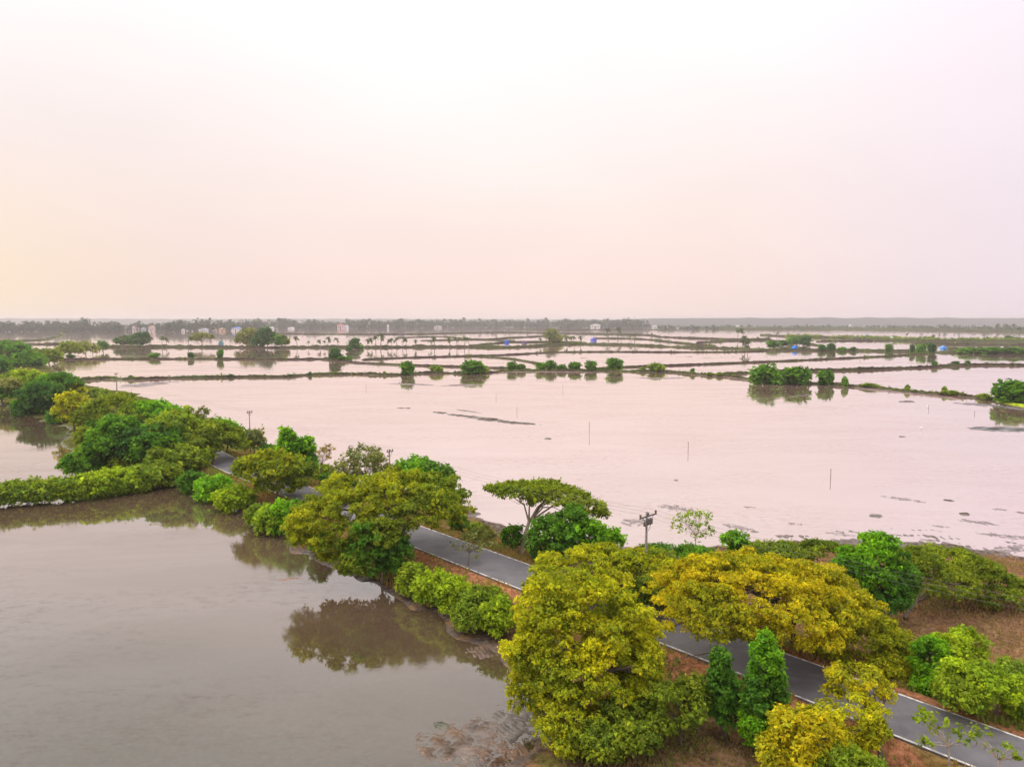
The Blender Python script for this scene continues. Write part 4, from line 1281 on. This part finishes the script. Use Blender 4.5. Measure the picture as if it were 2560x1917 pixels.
wood('far_wood', 'thin line of bushes on the bund beyond the right-hand ponds', [(1960, 842, 837), (2120, 846, 839), (2300, 853, 845), (2560, 854, 846), (2700, 856, 848)], 5, 30, 150, 'oliveg', 2.6, 304)

# ------------------------------------------------------------------ houses of the far village and huts on the bunds
GLASS = plain('dark_window', (0.03, 0.035, 0.04), (0.05, 0.055, 0.06), 3.0, 0.2)


def house(name, label, x, y, w, h, wall, roof, cat='house', hip=0.35, deep=0.8, rz=None):
    g_ = gp(x, y)
    m_ = g_[1] / F
    W, Hh = w * m_ * (0.7 if cat == 'house' else 0.9), h * m_ * (0.6 if cat == 'house' and h > 9 else 1.0)
    rootz = 0.2
    root = obj(name, None, loc=(g_[0], g_[1], rootz), label=label, cat=cat)
    root.rotation_euler = (0, 0, rz if rz is not None else R.uniform(-0.3, 0.3))
    wm = plain(name + '_wall', tuple(c_ * 0.85 for c_ in wall), wall, 0.6, 0.9)
    rm = plain(name + '_roof', tuple(c_ * 0.8 for c_ in roof), roof, 1.5, 0.8)
    Dp = W * deep
    hw = Hh * (1 - hip)
    MB().box((0, 0, hw / 2), (W, Dp, hw)).build('wall', wm, root)
    ov = W * 0.07
    MB().prism([(-W / 2 - ov, hw + 0.01), (W / 2 + ov, hw + 0.01), (W / 2 + ov, hw + 0.16), (W * 0.04, Hh), (-W * 0.04, Hh), (-W / 2 - ov, hw + 0.16)], -Dp / 2 - ov, Dp / 2 + ov).build('roof', rm, root)
    if Hh > 5:
        for k in (-0.3, 0.0, 0.3):
            nm = 'door' if k == 0 else 'window'
            zz = hw * (0.36 if k == 0 else 0.55)
            MB().box((k * W, -Dp / 2 - 0.03, zz), (W * 0.13, 0.10, hw * (0.7 if k == 0 else 0.34))).build(nm, GLASS, root)
    else:
        MB().box((W * 0.12, -Dp / 2 - 0.03, hw * 0.42), (W * 0.24, 0.10, hw * 0.8)).build('door', GLASS, root)
    return root


WHT, GRY = (0.72, 0.70, 0.68), (0.42, 0.44, 0.48)
for lb, x, y, w, h, wl, rf in [
        ('grey-blue low house under the trees at the far left shore', 18, 829, 24, 11, (0.5, 0.54, 0.6), GRY),
        ('small white house right of the grey-blue one on the far left shore', 74, 829, 18, 9, WHT, (0.6, 0.6, 0.62)),
        ('white narrow tower-like house in the left village', 345, 829, 10, 20, WHT, GRY),
        ('pink-roofed two-storey house in the left village', 338, 829, 16, 27, (0.6, 0.5, 0.5), (0.55, 0.32, 0.32)),
        ('grey flat-topped house right of the pink-roofed one', 362, 829, 20, 17, (0.45, 0.45, 0.5), GRY),
        ('pale reddish house at the right of the left village', 380, 829, 18, 25, (0.62, 0.5, 0.48), (0.5, 0.33, 0.3)),
        ('tiny white house among the trees left of the village', 312, 828, 8, 18, WHT, WHT),
        ('orange-walled house on the far shore by the blue roof', 556, 828, 22, 14, (0.72, 0.42, 0.25), (0.62, 0.5, 0.45)),
        ('white house with a bright blue roof on the far shore', 592, 828, 26, 17, WHT, (0.18, 0.32, 0.72)),
        ('grey-white long house left of the orange-walled one', 510, 829, 24, 8, (0.6, 0.58, 0.58), GRY),
        ('small cream house on the far shore, left of the long grey-white one', 458, 829, 10, 7, (0.7, 0.62, 0.55), GRY),
        ('white house on the shore right of the blue roof', 680, 823, 14, 6, WHT, WHT),
        ('second white house on the shore right of the blue roof', 728, 823, 18, 5, WHT, WHT),
        ('large pink house with a red roof among the palms', 852, 822, 22, 22, (0.7, 0.5, 0.48), (0.62, 0.2, 0.18)),
        ('white block beside the pink red-roofed house', 866, 822, 12, 16, WHT, (0.6, 0.55, 0.6)),
        ('white gabled house in a gap of the palm belt', 922, 821, 12, 20, WHT, (0.65, 0.6, 0.6)),
        ('tall thin white house in the palm belt at centre', 970, 821, 7, 17, WHT, WHT),
        ('low white shed in front of the palm belt at centre', 1095, 820, 26, 6, WHT, (0.6, 0.6, 0.62)),
        ('pale shed in front of the palm belt right of centre', 1220, 819, 20, 9, WHT, (0.6, 0.6, 0.62)),
        ('long white building among the trees at the right of the palm belt', 1489, 820, 34, 17, WHT, (0.72, 0.70, 0.70)),
        ('white house just right of the end of the palm belt', 1636, 822, 16, 16, WHT, (0.66, 0.62, 0.62)),
        ('cream house right of the end of the palm belt', 1665, 822, 18, 13, (0.7, 0.62, 0.56), (0.55, 0.45, 0.42)),
        ('pale grey house in the hazy gap at right', 1690, 823, 16, 11, (0.55, 0.5, 0.5), GRY),
        ('white house below the lilac hills', 1845, 822, 12, 15, WHT, WHT),
        ('small white house below the hills further right', 2125, 822, 8, 18, WHT, WHT),
        ('beige house below the hills at right', 2185, 822, 12, 12, (0.62, 0.55, 0.5), GRY)]:
    house('house', lb, x, y, w, h, wl, rf)
BLUE = (0.06, 0.16, 0.62)
for lb, x, y, w, h, wl, rf in [
        ('hut with an orange roof among the trees of the palm bund', 625, 866, 18, 47, (0.3, 0.25, 0.2), (0.75, 0.35, 0.05)),
        ('small blue-grey hut on the palm bund by the umbrella tree', 553, 867, 12, 16, (0.25, 0.4, 0.6), (0.12, 0.3, 0.3)),
        ('tiny blue hut on the bund at centre', 1267, 857, 12, 7, BLUE, BLUE),
        ('dark purple hut on the bund right of centre', 1311, 861, 14, 9, (0.2, 0.13, 0.2), (0.14, 0.1, 0.22)),
        ('violet-blue tarpaulin hut left of the tall palms', 1484, 854, 14, 9, (0.14, 0.16, 0.6), (0.12, 0.14, 0.62)),
        ('vivid blue tarpaulin hut on the right-hand bund', 1987, 876, 12, 11, (0.03, 0.2, 0.75), (0.03, 0.2, 0.8)),
        ('light blue hut at the right end of the near far-bunds', 2358, 875, 14, 10, (0.1, 0.3, 0.7), (0.12, 0.35, 0.8)),
        ('white and blue hut on the grassy bund at right', 2230, 850, 9, 10, (0.5, 0.6, 0.66), (0.6, 0.68, 0.72)),
        ('grey-blue hut on the bund below the hills', 2168, 846, 8, 10, (0.3, 0.38, 0.5), (0.35, 0.42, 0.55)),
        ('small pale hut on the palm bund left of centre', 782, 867, 9, 7, (0.5, 0.5, 0.55), (0.5, 0.5, 0.55))]:
    house('hut', lb, x, y, w, h, wl, rf, cat='hut', hip=0.55)


# ------------------------------------------------------------------ power line along the far side of the road
def power_pole(label, foot, hgt, rz, arms=1):
    g_ = gp(*D(*foot), 0.9)
    B = (g_[0], g_[1], ground_z(g_) - 0.05)
    root = obj('power_pole', None, loc=B, label=label, cat='power pole', group='power poles along the causeway')
    root.rotation_euler = (0, 0, rz)
    MB().tube([(0, 0, -0.5), (0, 0, hgt * 0.5), (0, 0, hgt)], [0.14, 0.12, 0.09] if arms > 1 else [0.13, 0.11, 0.08], 8).build('pole', CONCRETE, root, shade=True)
    for a in range(arms):
        za = hgt - 0.35 - 0.75 * a
        wd = (2.5 if a == 0 else 1.3) if arms > 1 else 1.1
        arm = MB().box((0, -0.16, za), (wd, 0.10, 0.12)).build('crossarm', STEEL, root)
        for k in (-1, 0, 1) if a == 0 else (-1, 1):
            MB().tube([(k * (wd / 2 - 0.12), -0.16, za + 0.06), (k * (wd / 2 - 0.12), -0.16, za + 0.16), (k * (wd / 2 - 0.12), -0.16, za + 0.24), (k * (wd / 2 - 0.12), -0.16, za + 0.34)],
                      [0.03, 0.10, 0.11, 0.05], 8).build('insulator', CERAMIC, arm)
        for e in (-1, 1):
            MB().tube([(e * 0.1, -0.14, za - 0.6), (e * wd * 0.33, -0.16, za - 0.06)], [0.03, 0.03], 4).build('brace', STEEL, root)
    if arms > 1:
        MB().box((0, -0.32, hgt - 0.75), (0.55, 0.3, 0.42)).build('switch_box', STEEL, root)
    return root, np.array(B)


RZ = math.atan2(CN[150][1], CN[150][0])
p1, b1 = power_pole('power pole with wide crossarm standing clear against the pond, centre right', (1393, 1302), 8.0, RZ, 2)
p2, b2 = power_pole('thin power pole behind the centre-left rain tree', (842, 1062), 6.8, RZ)
p3, b3 = power_pole('tall power pole in front of the pond in the left clump', (541, 975), 8.4, RZ)
p4, b4 = power_pole('distant power pole above the far-left treetops', (253, 862), 9.0, RZ)
# next pole stands beyond the right edge of the photograph
p0b = b1 + np.array([*(CT[150] * -44), 0])
p0, b0 = power_pole('power pole right of the frame', (2320, 1590), 8.0, RZ, 2)
for k, (za, ow) in enumerate([(7.95, -1.1), (7.95, 0.0), (7.95, 1.1)]):
    u = np.array([math.cos(RZ), math.sin(RZ), 0]) * ow
    for (pa, ha), (pb, hb) in (((b0, 7.99), (b1, 7.99)), ((b1, 7.99), (b2, 6.79)), ((b2, 6.79), (b3, 8.39)), ((b3, 8.39), (b4, 8.99))):
        a_ = pa + u + np.array([0, 0, ha])
        c_ = pb + u + np.array([0, 0, hb])
        L_ = np.linalg.norm(c_ - a_)
        pts = [a_ + (c_ - a_) * s_ - np.array([0, 0, 4 * s_ * (1 - s_) * L_ * 0.014]) for s_ in np.linspace(0, 1, 13)]
        side_ = ['left', 'middle', 'right'][k]
        where = {0: 'right of the clear power pole', 1: 'between the clear pole and the rain tree pole', 2: 'between the rain tree pole and the left clump pole', 3: 'beyond the left clump pole'}[
            0 if pa is b0 else 1 if pa is b1 else 2 if pa is b2 else 3]
        MB().tube(pts, [0.008] * 13, 4).build('power_line_wire', STEEL, None, label='%s overhead wire %s' % (side_, where), cat='wire', group='overhead wires')

# ------------------------------------------------------------------ stakes in the pond
stk = [(1473, 1054, 1084, 'stake in the pond at centre, right of the long mud strip'), (1720, 1103, 1128, 'stake in open water right of centre'), (2076, 1170, 1197, 'stake nearest the camera in the open pond at right'),
       (1292, 1018, 1032, 'short stake just above the long mud strip'), (1240, 983, 995, 'far thin stake left of the short one'), (1407, 962, 976, 'far stake below the bush row of the long dyke'),
       (915, 960, 972, 'far stake at the left of the reddish shoals'), (293, 952, 972, 'stake in the pond by the left mud patch'), (318 + 1742, 985, 996, 'tiny far stake at the right'),
       (2321, 1012, 1024, 'pale stake off the right-hand dyke'), (2436, 1026, 1035, 'small stake at the far right of the pond')]
for x, t_, f_, lb in stk:
    g_ = gp(x, f_)
    h_ = (f_ - t_) * g_[1] / F
    mb = MB()
    mb.tube([(0, 0, -0.8), (0.04, 0, h_ * 0.5), (0.02, 0.05, h_)], [0.055, 0.05, 0.04], 6)
    mb.tube([(0.03, 0, h_ * 0.78), (0.16, 0.05, h_ * 0.9)], [0.03, 0.02], 4)
    mb.build('fishing_stake', WOOD, None, loc=(g_[0], g_[1], 0), label=lb, cat='stake', group='stakes in the pond')

# ------------------------------------------------------------------ egrets and litter
FEATHER = plain('white_feathers', (0.75, 0.74, 0.72), (0.85, 0.84, 0.82), 8, 0.8)
BEAK = plain('yellow_beak', (0.5, 0.32, 0.04), (0.55, 0.36, 0.05), 8, 0.6)
for x, y, rz, lb in [(2303, 1074, 0.4, 'white egret wading in the pond at right'), (2319, 1020, 2.4, 'white egret wading further out near the right-hand dyke'), (2434, 886, 1.2, 'white egret on the far bund at right')]:
    g_ = gp(x, y)
    r_ = obj('egret', None, loc=(g_[0], g_[1], 0.0), label=lb, cat='bird', group='egrets')
    r_.rotation_euler = (0, 0, rz)
    MB().tube([(-0.42, 0, 0.42), (-0.22, 0, 0.5), (0.0, 0, 0.56), (0.16, 0, 0.62), (0.22, 0, 0.72), (0.17, 0, 0.84), (0.20, 0, 0.96), (0.28, 0, 1.0), (0.33, 0, 0.99)],
              [0.02, 0.10, 0.14, 0.10, 0.05, 0.036, 0.034, 0.045, 0.02], 8).build('body', FEATHER, r_, shade=True)
    MB().tube([(0.32, 0, 0.99), (0.46, 0, 0.96)], [0.018, 0.004], 6).build('beak', BEAK, r_)
    for e in (-0.05, 0.05):
        MB().tube([(0, e, 0.46), (-0.04, e, 0.22), (0.0, e, -0.15)], [0.015, 0.012, 0.012], 5).build('leg', STEEL, r_)
PLASTIC = plain('white_plastic', (0.7, 0.7, 0.7), (0.85, 0.85, 0.85), 8, 0.5)
for x, y, lb in [(1395, 1621, 'white scrap of litter on the brown ground at the bottom centre'), (1502, 1572, 'white scrap of litter under the cone trees'), (1650, 1622, 'white scrap of litter right of the bottom-centre one')]:
    g_ = gp(*D(x, y), 0.5)
    th_ = np.linspace(0, 2 * math.pi, 9)[:-1]
    Vv = [(0.22 * math.cos(a) * random.uniform(0.6, 1.3), 0.16 * math.sin(a) * random.uniform(0.6, 1.3), random.uniform(0, 0.05)) for a in th_]
    Vv += [(0.10 * math.cos(a), 0.08 * math.sin(a), random.uniform(0.08, 0.16)) for a in th_]
    fc = [[i, (i + 1) % 8, 8 + (i + 1) % 8, 8 + i] for i in range(8)] + [list(range(8, 16)), list(range(8))[::-1]]
    obj('litter', mesh('litter', Vv, fc, PLASTIC), loc=(g_[0], g_[1], ground_z(g_)), label=lb, cat='litter', group='scraps of litter')

# ------------------------------------------------------------------ grasses and weeds on the ground (stuff)
def grass(name, label, n, where, hgt, colA, colB, seed, smin, smax, dmin, dmax):
    s = R.uniform(smin, smax, n)
    d = R.uniform(dmin, dmax, n)
    i = np.clip(np.searchsorted(CS, s), 0, len(CL) - 1)
    P = CL[i] + CN[i] * d[:, None] + CT[i] * (s - CS[i])[:, None]
    h, e, f = land(s, d, P[:, 0], P[:, 1])
    k = where(s, d, h, e, P)
    P, h = P[k], h[k]
    n = len(P)
    a = R.uniform(0, 6.28, n)
    hg = hgt * R.uniform(0.5, 1.4, n)
    w = 0.05 + 0.10 * R.random(n)
    u = np.stack([np.cos(a), np.sin(a)], 1)
    ln = R.normal(size=(n, 2)) * 0.25 * hg[:, None]
    z = h - 0.03
    Vv = np.zeros((n, 3, 3))
    Vv[:, 0, :2] = P - u * w[:, None]
    Vv[:, 1, :2] = P + u * w[:, None]
    Vv[:, 2, :2] = P + ln
    Vv[:, 0, 2] = Vv[:, 1, 2] = z
    Vv[:, 2, 2] = z + hg
    f = np.clip(0.5 + 0.6 * sn(P, 0.15, seed) + 0.25 * R.normal(size=n), 0, 1)[:, None]
    cc = np.array(colA) * f + np.array(colB) * (1 - f)
    return obj(name, mesh(name, Vv.reshape(-1, 3), np.arange(3 * n).reshape(-1, 3), LEAF, np.repeat(cc, 3, 0)), kind='stuff', label=label, cat='grass')


grass('dry_grass', 'dry brown and straw grass on the flat land at the right', 70000, lambda s, d, h, e, P: (h > 0.18) & (d > 6) & (sn(P, 0.12, 21) + R.normal(size=len(s)) * 0.5 > -0.4), 0.32,
      (0.25, 0.145, 0.075), (0.16, 0.12, 0.045), 22, 20, 110, 5, 60)
grass('weeds', 'low green and reddish weeds on the road shoulders', 110000, lambda s, d, h, e, P: (np.abs(d) > 2.78) & (e > 0) & (sn(P, 0.22, 23) + R.normal(size=len(s)) * 0.4 > 0.0), 0.42,
      (0.13, 0.15, 0.03), (0.22, 0.13, 0.05), 24, 20, 190, -9, 9)
grass('mud_grass', 'brown and green grass on the muddy ground at the bottom', 110000, lambda s, d, h, e, P: (h > 0.05) & (d < -6) & (sn(P, 0.14, 25) + R.normal(size=len(s)) * 0.5 > -0.2), 0.26,
      (0.20, 0.13, 0.06), (0.14, 0.15, 0.04), 26, 20, 80, -32, -6)

# bright grass patch at the water edge of the long dyke, right
gpatch, _ = bund([(2495, 1004), (2530, 1010), (2570, 1016), (2640, 1026)], 2.2, 0.45, 1.0, 0.2, 27, 'grassy_margin')
me_ = gpatch.data
ca = me_.color_attributes['Col']
ca.data.foreach_set('color', np.tile(np.array((0.28, 0.36, 0.015, 1), np.float32), len(me_.vertices)))

# ------------------------------------------------------------------ haze
hz_m = bpy.data.materials.new('haze')
hz_m.use_nodes = True
ht = hz_m.node_tree
ht.nodes.clear()
ho = N(ht, 'ShaderNodeOutputMaterial')
pv = N(ht, 'ShaderNodeVolumePrincipled')
pv.inputs['Color'].default_value = (0.99, 0.92, 0.93, 1)
pv.inputs['Density'].default_value = 0.00014
pv.inputs['Anisotropy'].default_value = 0.3
pv.inputs['Density Attribute'].default_value = ''
pv.inputs['Color Attribute'].default_value = ''
pv.inputs['Temperature Attribute'].default_value = ''
ht.links.new(pv.outputs[0], ho.inputs['Volume'])
mb = MB().box((0, 8250, 32), (33000, 17500, 76))
mb.build('haze', hz_m, None, kind='stuff', label='pale pinkish haze over the whole flooded plain', cat='haze')
